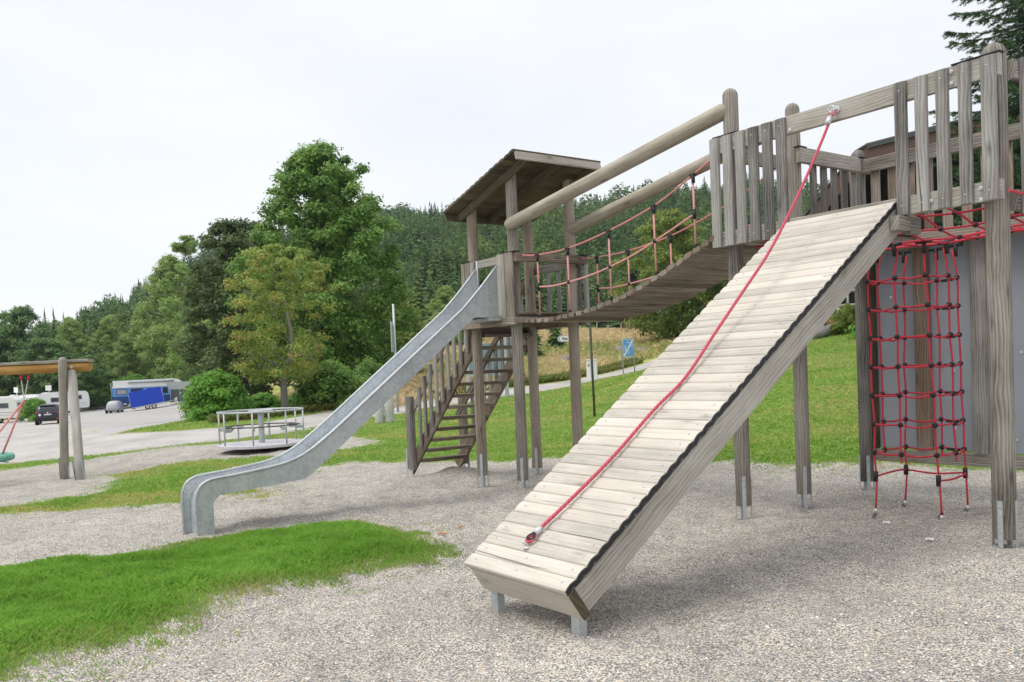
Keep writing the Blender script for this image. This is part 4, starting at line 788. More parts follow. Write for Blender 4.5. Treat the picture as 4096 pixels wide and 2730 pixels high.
def carousel():
    cx, cy = -18.43, 6.83; g = gz(cx, cy); s = thing('merry_go_round', 'galvanised steel merry-go-round with round rail and bench in the gravel behind the slide', 'merry-go-round', (cx, cy, g)); C0 = Vector((cx, cy, g)); Rd = .945
    def ringp(r, z, n=48): return [C0 + V(r * math.cos(2 * math.pi * i / n), r * math.sin(2 * math.pi * i / n), z) for i in range(n)]
    m = MB(); m.loft([ringp(.35, .09), ringp(Rd - .03, .105), ringp(Rd, .115), ringp(Rd, .165), ringp(Rd - .01, .172), ringp(.05, .174)], [0, .6, .63, .7, .72, 1.6], smooth=False); m.build('platform', M['carousel'], s)
    m = MB(); m.log(C0 + V(0, 0, .17), C0 + V(0, 0, .86), .062, 18); m.build('centre_column', M['steel'], s); m = MB(); m.log(C0 + V(0, 0, -.1), C0 + V(0, 0, .10), .16, 18); m.build('pivot', M['dark_metal'], s)
    m = MB(); m.tube([C0 + V(.905 * math.cos(t), .905 * math.sin(t), .87) for t in np.linspace(0, 2 * math.pi, 49)], .019, 8); m.build('hand_rail', M['steel'], s)
    m = MB(); m.loft([ringp(.27, .865, 32), ringp(.27, .885, 32), ringp(.25, .888, 32)], [0, .02, .03], smooth=False); m.build('centre_plate', M['carousel'], s)
    for k in range(8):
        t = 2 * math.pi * (k + .3) / 8; p = C0 + V(.905 * math.cos(t), .905 * math.sin(t), 0); q = MB().tube([p + V(0, 0, .172), p + V(0, 0, .86)], .019, 8).build('rail_post', M['steel'], s)
        inn = Vector((-math.cos(t), -math.sin(t), 0)); sd = Vector((math.sin(t), -math.cos(t), 0)) * .004; m = MB(); A = p + V(0, 0, .52); B = p + inn * .24 + V(0, 0, .53); Cc = p + inn * .16 + V(0, 0, .45); D = p + V(0, 0, .45)
        m.loft([[A - sd, B - sd, Cc - sd, D - sd], [A + sd, B + sd, Cc + sd, D + sd]], [0, .01], smooth=False); m.build('bench_bracket', M['steel'], q)
    for i, r_ in enumerate((.70, .745, .79, .835)):
        m = MB(); m.tube([C0 + V(r_ * math.cos(t), r_ * math.sin(t), .545) for t in [2 * math.pi * (k + .3) / 8 for k in range(9)]], .010, 6); m.build('bench_bar', M['dark_metal'], s)
carousel()
# ---------------------------------------------------------------- signs, poles and boxes
def text_mesh(name, txt, size, mat, parent, loc, rx, rz, ext=.002, bold=0.):
    cu = bpy.data.curves.new(name, 'FONT'); cu.body = txt; cu.size = size; cu.extrude = ext; cu.offset = bold; cu.align_x = 'LEFT'; cu.align_y = 'CENTER'
    tmp = bpy.data.objects.new('tmp', cu); COL.objects.link(tmp); bpy.context.view_layer.update()
    me = bpy.data.meshes.new_from_object(tmp.evaluated_get(bpy.context.evaluated_depsgraph_get())); bpy.data.objects.remove(tmp)
    me.materials.clear(); me.materials.append(mat); me.name = name; o = bpy.data.objects.new(name, me); COL.objects.link(o); o.parent = parent; o.location = loc; o.rotation_euler = (rx, 0, rz); LOC[name] = Vector((0, 0, 0)); return o
def FC(u): return YAW - math.atan(BK(u))
def local_thing(name, label, cat, x, y, rz, group=None, dz=0): return thing(name, label, cat, (x, y, gz(x, y) + dz), rz, group)
FACE = YAW            # local -Y of a thing then looks back towards the playground
def signs():
    x, y = P2(33., BK(1590)); s = local_thing('road_sign', 'tall grey pole with a narrow sign seen edge-on behind the slide', 'road sign', x, y, FACE)
    m = MB(); m.tube([(0, 0, -.1), (0, 0, 4.12)], .043, 10); m.build('pole', M['steel'], s, local=True); m = MB(); m.box((-.10, -.35, 2.30), (-.07, .35, 3.45)); m.build('sign_plate', M['galv'], s, local=True); m = MB(); [m.box((-.07, -.02, z), (.05, .02, z + .03)) for z in (2.45, 3.25)]; m.build('clamp', M['steel'], s, local=True)
    x, y = P2(26.5, BK(1535)); s = local_thing('concrete_pipe', 'short pale concrete cylinder standing at the road edge behind the slide', 'concrete pipe', x, y, FACE); m = MB(); m.log((.15, 0, -.2), (.15, 0, .85), .15, 28); m.build('pipe_shell', M['concrete'], s, local=True); m = MB(); m.log((-.15, -.05, -.2), (-.15, -.05, .55), .14, 24); m.build('pipe_shell', M['concrete'], s, local=True)
    x, y = P2(40.5, BK(2030)); s = local_thing('notice_board', 'blue-grey framed sign board on square galvanised posts seen between the stairs and the tower', 'notice board', x, y, FACE + .05)
    m = MB(); m.box((-.10, -.03, -.1), (.09, .06, 3.3)); m.build('post', M['galv'], s, local=True); m = MB(); m.box((-1.9, -.03, -.1), (-1.72, .06, 3.0)); m.build('post', M['galv'], s, local=True)
    m = MB(); m.box((-1.70, -.02, 1.05), (-.11, .02, 2.5)); m.box((.10, -.02, 1.05), (.62, .02, 2.7)); m.build('board', M['blue_grey'], s, local=True); m = MB(); m.box((-1.7, -.035, 1.0), (-.11, .0, 1.06)); m.box((.1, -.035, 1.0), (.62, .0, 1.06)); m.build('rail', M['galv'], s, local=True)
    x, y = P2(19.6, BK(2376)); s = local_thing('curved_pole', 'thin dark pole with a hooked top rising from the lawn below the rope bridge', 'pole', x, y, FACE)
    m = MB(); m.tube([(0, 0, -.1), (-.02, 0, 1.5), (-.03, 0, 2.85)] + [(-.03 - .22 * (1 - math.cos(t)), 0, 2.85 + .22 * math.sin(t)) for t in (.3, .6, .9, 1.2, 1.5)], .028, 12); m.build('pole_shaft', M['pole_dark'], s, local=True)
    x, y = P2(46.5, BK(2372)); s = local_thing('utility_cabinet', 'white utility cabinet standing at the road edge below the rope bridge', 'cabinet', x, y, FACE - .25)
    m = MB(); m.box((-.27, -.16, -.1), (.27, .16, 1.03), bev=.01); m.build('housing', M['white'], s, local=True); m = MB(); m.box((-.30, -.19, 1.03), (.30, .19, 1.09), bev=.01); m.build('lid', M['cream'], s, local=True); m = MB(); m.box((-.2, -.168, .70), (-.09, -.161, .85)); m.build('lock_plate', M['panel'], s, local=True)
    m = MB(); [m.box((q, -.166, .05), (q + .012, -.161, .98)) for q in (-.05, .06, .16)]; m.build('door_ribs', M['panel'], s, local=True)
    # end-of-play-street sign
    x, y = P2(52., BK(2520)); s = local_thing('play_street_sign', 'blue end of play street sign on a grey tubular frame in the dry grass', 'street sign', x, y, FACE + .55, dz=-.05)
    h0, W_ = 1.62, .44; m = MB(); m.tube([(-W_, 0, -.1), (-W_, 0, h0 + .40)] + [(-W_ + .12 - .12 * math.cos(t), 0, h0 + .40 + .12 * math.sin(t)) for t in (.5, 1., 1.57)] + [(W_ - .12 + .12 * math.sin(t), 0, h0 + .40 + .12 * math.cos(t)) for t in (0, .5, 1.)] + [(W_, 0, h0 + .40), (W_, 0, -.1)], .034, 8); m.tube([(-W_, 0, .98), (W_, 0, .98)], .03, 8); m.build('frame', M['steel'], s, local=True)
    m = MB(); m.box((-W_ + .05, -.012, 1.06), (W_ - .05, .012, 2.07)); pl = m.build('sign_plate', M['white'], s, local=True); m = MB(); m.box((-W_ + .07, -.018, 1.08), (W_ - .07, -.0125, 2.05)); m.build('blue_field', M['sign_blue'], pl, local=True)
    m = MB(); m.beam((-W_ + .09, -.022, 1.12), (W_ - .09, -.022, 2.0), .006, .07, up=(0, 1, 0)) if 0 else m.loft([[(-W_ + .07, -.024, 1.08), (-W_ + .15, -.024, 1.08), (W_ - .07, -.024, 1.97), (W_ - .07, -.024, 2.05), (W_ - .15, -.024, 2.05), (-W_ + .07, -.024, 1.16)], [(-W_ + .07, -.0185, 1.08), (-W_ + .15, -.0185, 1.08), (W_ - .07, -.0185, 1.97), (W_ - .07, -.0185, 2.05), (W_ - .15, -.0185, 2.05), (-W_ + .07, -.0185, 1.16)]], [0, .01], smooth=False); m.build('diagonal_bar', M['white'], pl, local=True)
    m = MB()
    def fig(cx_, cz_, k):
        m.ball((cx_, -.021, cz_ + .13 * k), .022 * k, 8, sc_=(1, .1, 1)); m.box((cx_ - .022 * k, -.023, cz_ + .02 * k), (cx_ + .022 * k, -.019, cz_ + .10 * k)); m.beam((cx_ - .01, -.021, cz_ + .03 * k), (cx_ - .05 * k, -.021, cz_ - .08 * k), .004, .02 * k, up=(1, 0, 0)); m.beam((cx_ + .01, -.021, cz_ + .03 * k), (cx_ + .045 * k, -.021, cz_ - .08 * k), .004, .02 * k, up=(1, 0, 0)); m.beam((cx_ - .06 * k, -.021, cz_ + .03 * k), (cx_ + .06 * k, -.021, cz_ + .09 * k), .004, .016 * k, up=(0, 0, 1))
    fig(-.23, 1.50, 1.6); fig(.04, 1.25, 1.0); m.box((.15, -.023, 1.66), (.31, -.019, 1.69)); [m.box((q, -.023, 1.69), (q + .02, -.019, 1.84)) for q in (.15, .22, .29)]; m.box((-.08, -.023, 1.86), (.06, -.019, 1.91)); m.box((-.05, -.0235, 1.911), (.03, -.0195, 1.94)); m.box((-.1, -.0232, 1.20), (-.06, -.0192, 1.24)); m.build('pictogram', M['white'], pl, local=True)
    # arrow sign half hidden behind the tower post
    x, y = P2(44., BK(2275)); s = local_thing('arrow_sign', 'white arrow-shaped direction sign reading Res, half hidden behind a tower post', 'direction sign', x, y, FACE)
    zc = 1.5 + (hzv(2275) - 1355) / 3468.4 * 44 - gz(x, y); m = MB(); sec = [(-.47, 0), (-.36, .145), (-.30, .16), (.42, .16), (.42, -.16), (-.30, -.16), (-.36, -.145)]
    m.loft([[(a, -.012, zc + b) for a, b in sec], [(a, .012, zc + b) for a, b in sec]], [0, .03], smooth=False); pl = m.build('sign_plate', M['white'], s, local=True)
    def inset(k0, yy): return [(a * k0 if a < 0 else a - .03, yy, zc + b * k0) for a, b in sec]
    m = MB(); m.loft([inset(.90, -.016), inset(.90, -.0125)], [0, .003], smooth=False); bo = m.build('border_line', M['dark_metal'], pl, local=True); m = MB(); m.loft([inset(.82, -.020), inset(.82, -.0165)], [0, .003], smooth=False); m.build('field', M['white'], bo, local=True)
    text_mesh('lettering', 'Res', .19, M['dark_metal'], pl, (-.22, -.024, zc), R(90), 0, bold=.004); m = MB(); m.tube([(.25, .04, -.1), (.25, .04, zc + .5)], .038, 10); m.build('pole', M['steel'], s, local=True)
    # far signs at the top of the meadow
    def spx(u, d): return P2(d, BK(u))
    x, y = spx(2529, 100); s = local_thing('traffic_sign', 'small white rectangular sign on a pole in front of the distant hut', 'road sign', x, y, FACE); m = MB(); m.tube([(0, 0, -.1), (0, 0, 2.9)], .05, 8); m.build('pole', M['steel'], s, local=True); m = MB(); m.box((-.13, -.06, 2.0), (.13, -.03, 2.9)); m.box((-.30, -.065, 2.95), (.30, -.03, 3.02)); m.build('sign_plate', M['white'], s, local=True); m = MB(); m.box((-.02, -.07, 2.2), (.02, -.061, 2.7)); m.build('black_mark', M['dark_metal'], s, local=True)
    x, y = spx(2547, 97); s = local_thing('keep_right_sign', 'round blue arrow sign on a short pole at the top of the meadow', 'road sign', x, y, FACE); m = MB(); m.tube([(0, 0, -.1), (0, 0, 1.2)], .05, 8); m.build('pole', M['steel'], s, local=True); m = MB(); m.tube([(0, -.06, 1.45), (0, -.03, 1.45)], .36, 28); pl = m.build('sign_disc', M['sign_blue2'], s, local=True); m = MB(); m.beam((-.17, -.068, 1.6), (.12, -.068, 1.34), .008, .07, up=(0, 0, 1)); m.beam((.16, -.068, 1.50), (.16, -.068, 1.26), .008, .06, up=(1, 0, 0)); m.beam((-.04, -.069, 1.28), (.19, -.069, 1.28), .008, .06, up=(0, 0, 1)); m.build('arrow', M['white'], pl, local=True)
    x, y = spx(2592, 99); s = local_thing('mirror_sign', 'grey round disc seen from behind on a pole right of the distant hut', 'road sign', x, y, FACE); m = MB(); m.tube([(0, 0, -.1), (-.05, 0, 1.6), (-.12, 0, 3.0), (-.3, 0, 3.25)], .045, 8); m.build('pole', M['steel'], s, local=True); m = MB(); m.tube([(0, -.05, .8), (0, -.02, .8)], .34, 24); m.build('sign_disc', M['panel'], s, local=True); m = MB(); m.box((-.5, -.06, 3.1), (-.25, .06, 3.25)); m.build('lamp_head', M['white'], s, local=True)
    x, y = spx(2552, 108); s = local_thing('small_hut', 'small dark red hut with grey roof at the top of the meadow', 'hut', x, y, FACE + .45); m = MB(); m.box((-1.1, -1.2, -.3), (1.1, 1.2, 2.0)); m.build('wall', M['hut_red'], s, local=True)
    m = MB(); 
    for t in (-1, 1): m.beam((t * .70, -1.45, 2.45), (t * .70, 1.45, 2.45), 1.75, .08, up=(t * .62, 0, .78))
    m.build('roof', M['panel'], s, local=True); m = MB(); m.loft([[(-1.05, -1.19, 2.0), (1.05, -1.19, 2.0), (0, -1.19, 2.95)], [(-1.05, 1.19, 2.0), (1.05, 1.19, 2.0), (0, 1.19, 2.95)]], [0, 2.4], smooth=False); m.build('gable', M['hut_red'], s, local=True)
    # pasture fence posts
    first = None
    for i, u in enumerate((2310, 2333, 2399, 2443, 2495, 2519, 2611)):
        x, y = spx(u, 104 - i * .8); o = first
        if first is None:
            m = MB(); hh = 1.15; m.log((0, 0, -.2), (0, 0, hh), .055, 8); m2 = MB(); o = m.build('fence_post', M['wood_white'], None); first = o
        else: o = first.copy(); COL.objects.link(o)
        o.location = (x, y, gz(x, y)); o.scale = (1, 1, 1 + .12 * ((i * 7) % 3)); tag(o, ('leftmost', 'second from left', 'third from left', 'middle', 'third from right', 'second from right', 'rightmost')[i] + ' of the thin pale posts along the top of the meadow', 'fence post', 'pasture fence posts along the top of the meadow')
    for i, (u, d, sz) in enumerate(((2270, 62, .75), (2335, 66, .45), (2492, 72, .85), (2570, 68, .75))):
        x, y = spx(u, d); m = MB(); bumpy(m, (0, 0, .1 * sz), (sz * .7, sz * .6, sz * .6), 11 + i); o = m.build('boulder', M['stone'], None); o.location = (x, y, gz(x, y) + .18); tag(o, ['large grey boulder in the dry grass just left of the tower post', 'low grey boulder in the dry grass right of the tower post', 'pale flat boulder in the dry grass left of the blue sign', 'grey boulder in the dry grass right of the blue sign'][i], 'boulder')
def bumpy(m, c, r, seed, n=14, k=9):
    g = random.Random(seed); ph = [g.uniform(0, 6.28) for _ in range(8)]; c = Vector(c); rings = []
    for j in range(k + 1):
        t = math.pi * (.04 + .92 * j / k); ring = []
        for i in range(n):
            a = 2 * math.pi * i / n; q = 1 + .12 * math.sin(2 * a + ph[0] + t * 2) + .09 * math.sin(3 * a + ph[1] - t * 3) + .06 * math.sin(5 * a + ph[2] + 4 * t) + .05 * math.sin(4 * t + ph[3])
            ring.append(c + V(r[0] * q * math.sin(t) * math.cos(a), r[1] * q * math.sin(t) * math.sin(a), -r[2] * q * math.cos(t)))
        rings.append(ring)
    m.loft(rings, [j * .1 for j in range(k + 1)], smooth=True)
def hzv(u): return 1560.9 - (u / 4096) * 174.7
M['blue_grey'] = simple('blue_grey_board', (.20, .29, .36), .5); M['pole_dark'] = simple('weathered_bronze_pole', (.12, .12, .105), .4, .4); M['hut_red'] = simple('dark_red_planks', (.11, .045, .035), .8)
signs()
# ---------------------------------------------------------------- vehicles on the far parking area
def rbox(m, lo, hi, r, n=3, axis='x'):
    """box whose outline in the plane across `axis` has rounded upper corners"""
    x0, y0, z0 = lo; x1, y1, z1 = hi
    def outline(a0, a1):
        o = [(a0, z0), (a1, z0)]
        o += [(a1 - r + r * math.cos(t), z1 - r + r * math.sin(t)) for t in [math.pi / 2 * i / n for i in range(n + 1)]]
        o += [(a0 + r - r * math.sin(t), z1 - r + r * math.cos(t)) for t in [math.pi / 2 * i / n for i in range(n + 1)]]
        return o
    if axis == 'x': m.loft([[(x0, a, b) for a, b in outline(y0, y1)], [(x1, a, b) for a, b in outline(y0, y1)]], [0, x1 - x0], smooth=False)
    else: m.loft([[(a, y0, b) for a, b in outline(x0, x1)], [(a, y1, b) for a, b in outline(x0, x1)]], [0, y1 - y0], smooth=False)
def wheel(parent, c, r=.33, w_=.22, ax=(1, 0, 0)):
    c = Vector(c); ax = Vector(ax); m = MB(); m.log(c - ax * w_ / 2, c + ax * w_ / 2, r, 20); t = m.build('wheel', M['tyre'], parent, local=True); m = MB(); m.log(c - ax * (w_ / 2 + .008), c + ax * (w_ / 2 + .008), r * .58, 14); m.build('rim', M['zinc'], t, local=True)
def suv():
    x, y = P2(72.5, BK(196)); s = local_thing('parked_car', 'dark blue-black estate car driving away on the road, seen from behind', 'car', x, y, FC(196) - .06)
    # cross sections along y (rear = -y): (y, half width low, half width top, z low, z belt, z top)
    st = [(-2.18, .86, .60, .42, .95, 1.00), (-2.12, .90, .62, .32, 1.00, 1.18), (-1.95, .92, .62, .30, 1.04, 1.52), (-1.6, .925, .63, .30, 1.05, 1.64), (-.6, .93, .64, .30, 1.03, 1.68), (.3, .93, .63, .30, 1.0, 1.64), (.95, .92, .62, .30, .98, 1.30), (1.25, .91, .72, .30, .95, 1.02), (2.0, .86, .66, .32, .84, .88), (2.25, .70, .5, .42, .70, .74)]
    rings = []
    for y_, a, b, z0, zb, zt in st: rings.append([(-a * .9, y_, z0), (a * .9, y_, z0), (a, y_, z0 + .18), (a * .99, y_, zb - .1), (a * .95, y_, zb), ((a * .95 + b) / 2 + .04, y_, (zb + zt) / 2 + .02), (b, y_, zt - .04), (b * .8, y_, zt), (-b * .8, y_, zt), (-b, y_, zt - .04), (-(a * .95 + b) / 2 - .04, y_, (zb + zt) / 2 + .02), (-a * .95, y_, zb), (-a * .99, y_, zb - .1), (-a, y_, z0 + .18)])
    m = MB(); m.loft(rings, [q[0] for q in st], smooth=True); body = m.build('body', M['carpaint'], s, local=True)
    m = MB(); m.loft([[(-.62, -2.165, 1.06), (.62, -2.165, 1.06), (.53, -1.985, 1.46), (-.53, -1.985, 1.46)], [(-.62, -2.13, 1.06), (.62, -2.13, 1.06), (.53, -1.95, 1.46), (-.53, -1.95, 1.46)]], [0, .03], smooth=False); m.build('rear_window', M['glass'], body, local=True)
    for t in (-1, 1):
        m = MB(); m.loft([[(t * .955, -1.7, 1.08), (t * .955, .7, 1.06), (t * .70, .35, 1.55), (t * .70, -1.5, 1.55)], [(t * .90, -1.7, 1.08), (t * .90, .7, 1.06), (t * .66, .35, 1.55), (t * .66, -1.5, 1.55)]], [0, .05], smooth=False); m.build('side_window', M['glass'], body, local=True)
        m = MB(); m.box((t * .74 - .16, -2.17, .96), (t * .74 + .14, -2.12, 1.05), bev=.03); m.build('tail_light', M['red_lamp'], body, local=True); m = MB(); m.box((t * .72 - .1, -2.20, .42), (t * .72 + .08, -2.17, .53)); m.build('reflector', M['red_lamp'], body, local=True)
        for yy in (-1.35, 1.35): wheel(s, (t * .80, yy, .34), .34, .22)
    m = MB(); m.box((-.27, -2.205, .80), (.27, -2.185, .91)); m.build('number_plate', M['plate'], body, local=True); m = MB(); m.box((-.9, -2.2, .34), (.9, -2.1, .60), bev=.04); m.build('bumper', M['black'], body, local=True)
    m = MB(); m.tube([(0, -2.2, 1.0), (0, -2.185, 1.0)], .055, 12); m.tube([(-.58, -2.205, .84), (-.58, -2.19, .84)], .10, 14); m.build_each('badge', M['white'], body, local=True); m = MB(); m.box((-.60, -2.02, 1.58), (.60, -1.80, 1.62)); m.build('roof_spoiler', M['carpaint'], body, local=True)
suv()
def caravan(u, d, rz, L_, label, loc_dx=0, dish=False, h=2.0):
    x, y = P2(d, BK(u)); s = local_thing('caravan', label, 'caravan', x, y, FC(u) + rz, 'white touring caravans on the verge'); W2 = 1.12
    m = MB(); z0, z1 = .52, .52 + h; sec = [(-L_ / 2, z0 + .25), (-L_ / 2 + .15, z0), (L_ / 2 - .15, z0), (L_ / 2, z0 + .25), (L_ / 2 + .02, z0 + 1.0), (L_ / 2 - .10, z1 - .25), (L_ / 2 - .35, z1), (-L_ / 2 + .35, z1), (-L_ / 2 + .10, z1 - .25), (-L_ / 2 - .02, z0 + 1.0)]
    m.loft([[(a, -W2, b) for a, b in sec], [(a, W2, b) for a, b in sec]], [0, 2 * W2], smooth=False); b = m.build('body', M['white'], s, local=True)
    m = MB(); m.box((-L_ / 2 + .3, -W2 - .012, z0 + .55), (L_ / 2 - .3, -W2 + .002, z0 + .60)); m.box((-L_ / 2 + .3, -W2 - .012, z0 + .30), (L_ / 2 - .3, -W2 + .002, z0 + .33)); m.build('trim_strip', M['panel'], b, local=True)
    for a, c in ((-L_ * .36, -L_ * .16), (L_ * .08, L_ * .34)): m = MB(); m.box((a, -W2 - .02, z0 + 1.0), (c, -W2 + .004, z0 + 1.55), bev=.04); w_ = m.build('window', M['panel'], b, local=True); m = MB(); m.box((a + .06, -W2 - .026, z0 + 1.06), (c - .06, -W2 - .0205, z0 + 1.49)); m.build('pane', M['white'] if a < 0 else M['glass'], w_, local=True)
    m = MB(); m.box((L_ / 2 - .01, -.7, z0 + .95), (L_ / 2 + .03, .7, z0 + 1.5), bev=.03); m.build('window', M['glass'], b, local=True); m = MB(); m.box((-.5, -.25, z1), (.2, .25, z1 + .12), bev=.04); m.build('roof_hatch', M['cream'], b, local=True)
    for t in (-1, 1): wheel(s, (0.2, t * (W2 - .1), .31), .31, .18, (0, 1, 0))
    m = MB(); m.beam((L_ / 2 - .2, 0, .50), (L_ / 2 + 1.0, 0, .42), .08, .08); m.tube([(L_ / 2 + .7, 0, .42), (L_ / 2 + .7, 0, 0.02)], .03); m.tube([(-L_ / 2 + .4, -W2 + .2, .5), (-L_ / 2 + .4, -W2 + .2, 0.02)], .03); m.build('drawbar', M['dark_metal'], s, local=True)
    if dish:
        m = MB(); m.tube([(.3, 0, z1), (.3, 0, z1 + .5)], .03); m.box((-.05, -.06, z1 + .35), (.55, .04, z1 + .95), bev=.03); m.build('satellite_dish', M['white'], b, local=True)
    return s
caravan(-22, 88, -.25, 4.6, 'white caravan nearest the left edge of the photo with a square dish behind it', h=2.05)
caravan(62, 96, -.9, 4.8, 'second white caravan from the left, its end turned to the playground', dish=True)
caravan(188, 98, .0, 4.9, 'white caravan behind the dark car with a round dish on a pole', dish=True); caravan(262, 104, .1, 5.0, 'rearmost white caravan, mostly hidden behind the swing post')
def awning():
    x, y = P2(99, BK(120)); s = local_thing('caravan_awning', 'grey tent awning between two white caravans', 'awning', x, y, FC(120)); m = MB(); m.loft([[(-.9, -1, 2.1), (.9, -1, 2.1), (.9, 1, 2.5), (-.9, 1, 2.5)], [(-.9, -1, 1.9), (.9, -1, 1.9), (.9, 1, 2.3), (-.9, 1, 2.3)]], [0, .2], smooth=False); m.build('roof', M['tent_light'], s, local=True); m = MB(); m.box((-.85, -.9, 0), (.85, .9, 1.92)); m.build('wall', M['tent_dark'], s, local=True)
awning()
def camper():
    x, y = P2(107, BK(585)); s = local_thing('camper_bus', 'long blue camper bus with white raised roof behind the blue tarpaulin trailer', 'camper bus', x, y, FC(585) + .03); L2 = 3.75
    m = MB(); m.box((-L2, -1.15, .35), (L2, 1.15, 1.20), bev=.05); b = m.build('lower_body', M['blue_dark'], s, local=True); m = MB(); m.box((-L2, -1.17, 1.201), (L2, 1.17, 2.25), bev=.05); m.build('body', M['blue_light'], s, local=True); m = MB(); m.box((-L2 + .0, -1.19, 2.251), (L2, 1.19, 2.42), bev=.03); m.build('cream_band', M['cream'], s, local=True)
    m = MB(); sec = [(-L2 + .1, 2.42), (L2 + .55, 2.42), (L2 + .45, 2.75), (L2 + .1, 3.05), (L2 - .5, 3.2), (-L2 + .1, 3.15)]; m.loft([[(a, -1.1, b_) for a, b_ in sec], [(a, 1.1, b_) for a, b_ in sec]], [0, 2.2], smooth=False); r_ = m.build('roof', M['white'], s, local=True); m = MB(); m.tube([(-L2 + 1.8, -1.18, 2.9), (L2 - .5, -1.18, 2.9)], .12, 10); m.build('rolled_awning', M['panel'], r_, local=True)
    for a, c, mt in ((-3.3, -2.1, 'panel'), (-1.7, -.3, 'glass'), (0.2, 1.4, 'glass'), (1.9, 2.5, 'glass'), (2.8, 3.5, 'glass')): m = MB(); m.box((a, -1.19, 1.42), (c, -1.168, 2.12), bev=.05); w_ = m.build('window', M['glass'], s, local=True); m = MB(); m.box((a + .07, -1.197, 1.5), (c - .07, -1.1905, 2.04)); m.build('blind' if mt == 'panel' else 'pane', M[mt], w_, local=True)
    for xx in (-2.4, 2.2):
        for t in (-1, 1): wheel(s, (xx, t * 1.0, .42), .42, .25, (0, 1, 0))
    m = MB(); m.tube([(-L2 - .1, -.9, .3), (-L2 - .1, -.9, 2.9)], .03); m.tube([(-L2 - .1, .2, .3), (-L2 - .1, .2, 2.9)], .03); [m.tube([(-L2 - .1, -.9, z), (-L2 - .1, .2, z)], .02) for z in (.6, 1.0, 1.4, 1.8, 2.2, 2.6)]; m.build('rear_ladder', M['steel'], s, local=True)
camper()
def trailer():
    x, y = P2(98, BK(592)); s = local_thing('tarpaulin_trailer', 'blue tarpaulin box trailer tilted up on its drawbar in front of the camper bus', 'trailer', x, y, FC(592)); t = R(9)
    def rot(a, b): return (a * math.cos(t) - b * math.sin(t), a * math.sin(t) + b * math.cos(t))
    def bx(m, a0, a1, y0, y1, z0, z1):
        q = [rot(a, b) for a, b in ((a0, z0), (a1, z0), (a1, z1), (a0, z1))]; m.loft([[(a, y0, b + .12) for a, b in q], [(a, y1, b + .12) for a, b in q]], [0, y1 - y0], smooth=False)
    m = MB(); bx(m, -1.75, 1.85, -.95, .95, .42, 2.15); b = m.build('tarpaulin_cover', M['blue_tarp'], s, local=True)
    m = MB(); [m.tube([(rot(a, .42)[0], -.965, rot(a, .42)[1] + .12), (rot(a, 2.15)[0], -.965, rot(a, 2.15)[1] + .12)], .012, 5) for a in (-1.70, 1.8)]; m.build('lacing_cord', M['white'], b, local=True)
    m = MB(); bx(m, -1.75, 1.85, -.97, .97, .28, .415); m.build('chassis', M['steel'], s, local=True); m = MB(); bx(m, 1.86, 3.1, -.05, .05, .30, .38); m.build('drawbar', M['steel'], s, local=True)
    for xx in (-.05, .62):
        for q in (-1, 1): wheel(s, (xx, q * .86, .30 + .04 * (xx > 0)), .29, .16, (0, 1, 0))
    m = MB(); m.box((-1.6, -.985, .12), (-1.35, -.97, .24)); m.box((.1, -.985, .36), (.25, -.975, .44)); m.build_each('marker_light', M['red_lamp'], s, local=True)
trailer()
def misc():
    x, y = P2(97, BK(458)); s = local_thing('covered_scooter', 'small vehicle under a crumpled silver-grey cover beside the camper bus', 'covered vehicle', x, y, FC(458) - .25); m = MB(); g = random.Random(4); rings = []
    for z, a, b in ((.28, .78, 1.1), (.5, .78, 1.15), (.9, .70, 1.1), (1.2, .58, .9), (1.32, .42, .7), (1.36, .1, .2)): rings.append([((a + g.uniform(-.03, .03)) * math.copysign(abs(math.cos(t)) ** .5, math.cos(t)), (b + g.uniform(-.03, .03)) * math.copysign(abs(math.sin(t)) ** .5, math.sin(t)), z) for t in [6.283 * i / 20 for i in range(20)]])
    m.loft(rings, [0, .2, .6, 1, 1.2, 1.4], smooth=True); m.build('cover', M['grey_tarp'], s, local=True); [wheel(s, (t * .62, q, .24), .24, .16) for t in (-1, 1) for q in (-.8, .8)]; m = MB(); m.box((-.7, -1.0, .16), (.7, 1.0, .30)); m.build('underbody', M['black'], s, local=True)
    x, y = P2(101, BK(722)); s = local_thing('tent_awning', 'grey tent awning with pale roof standing right of the camper bus', 'tent', x, y, FC(722)); m = MB(); m.box((-1.1, -1.0, .2), (1.25, 1.0, 1.65)); m.build('wall', M['tent_dark'], s, local=True); m = MB(); sec = [(-1.15, 1.655), (1.3, 1.655), (1.3, 2.55), (-1.5, 2.5)]; m.loft([[(a, -1.05, b) for a, b in sec], [(a, 1.05, b) for a, b in sec]], [0, 2], smooth=False); m.build('roof', M['tent_light'], s, local=True); m = MB(); [m.tube([(a, -1.02, 0), (a, -1.02, 1.66)], .03) for a in (-1.05, 0, 1.2)]; m.build('pole', M['steel'], s, local=True)
    x, y = P2(97, BK(706)); s = local_thing('tripod_stand', 'white tripod stand in front of the grey tent', 'tripod', x, y, FACE); m = MB(); [m.tube([(.34 * math.cos(a), .34 * math.sin(a), 0), (.02 * math.cos(a), .02 * math.sin(a), .72)], .035) for a in (3.3, 5.9, 1.5)]; m.build_each('leg', M['white'], s, local=True); m = MB(); m.tube([(0, 0, .70), (-.05, 0, .86)], .13, 12); m.tube([(0, 0, .70), (0, 0, 1.0)], .02); m.build('head', M['cream'], s, local=True)
misc()
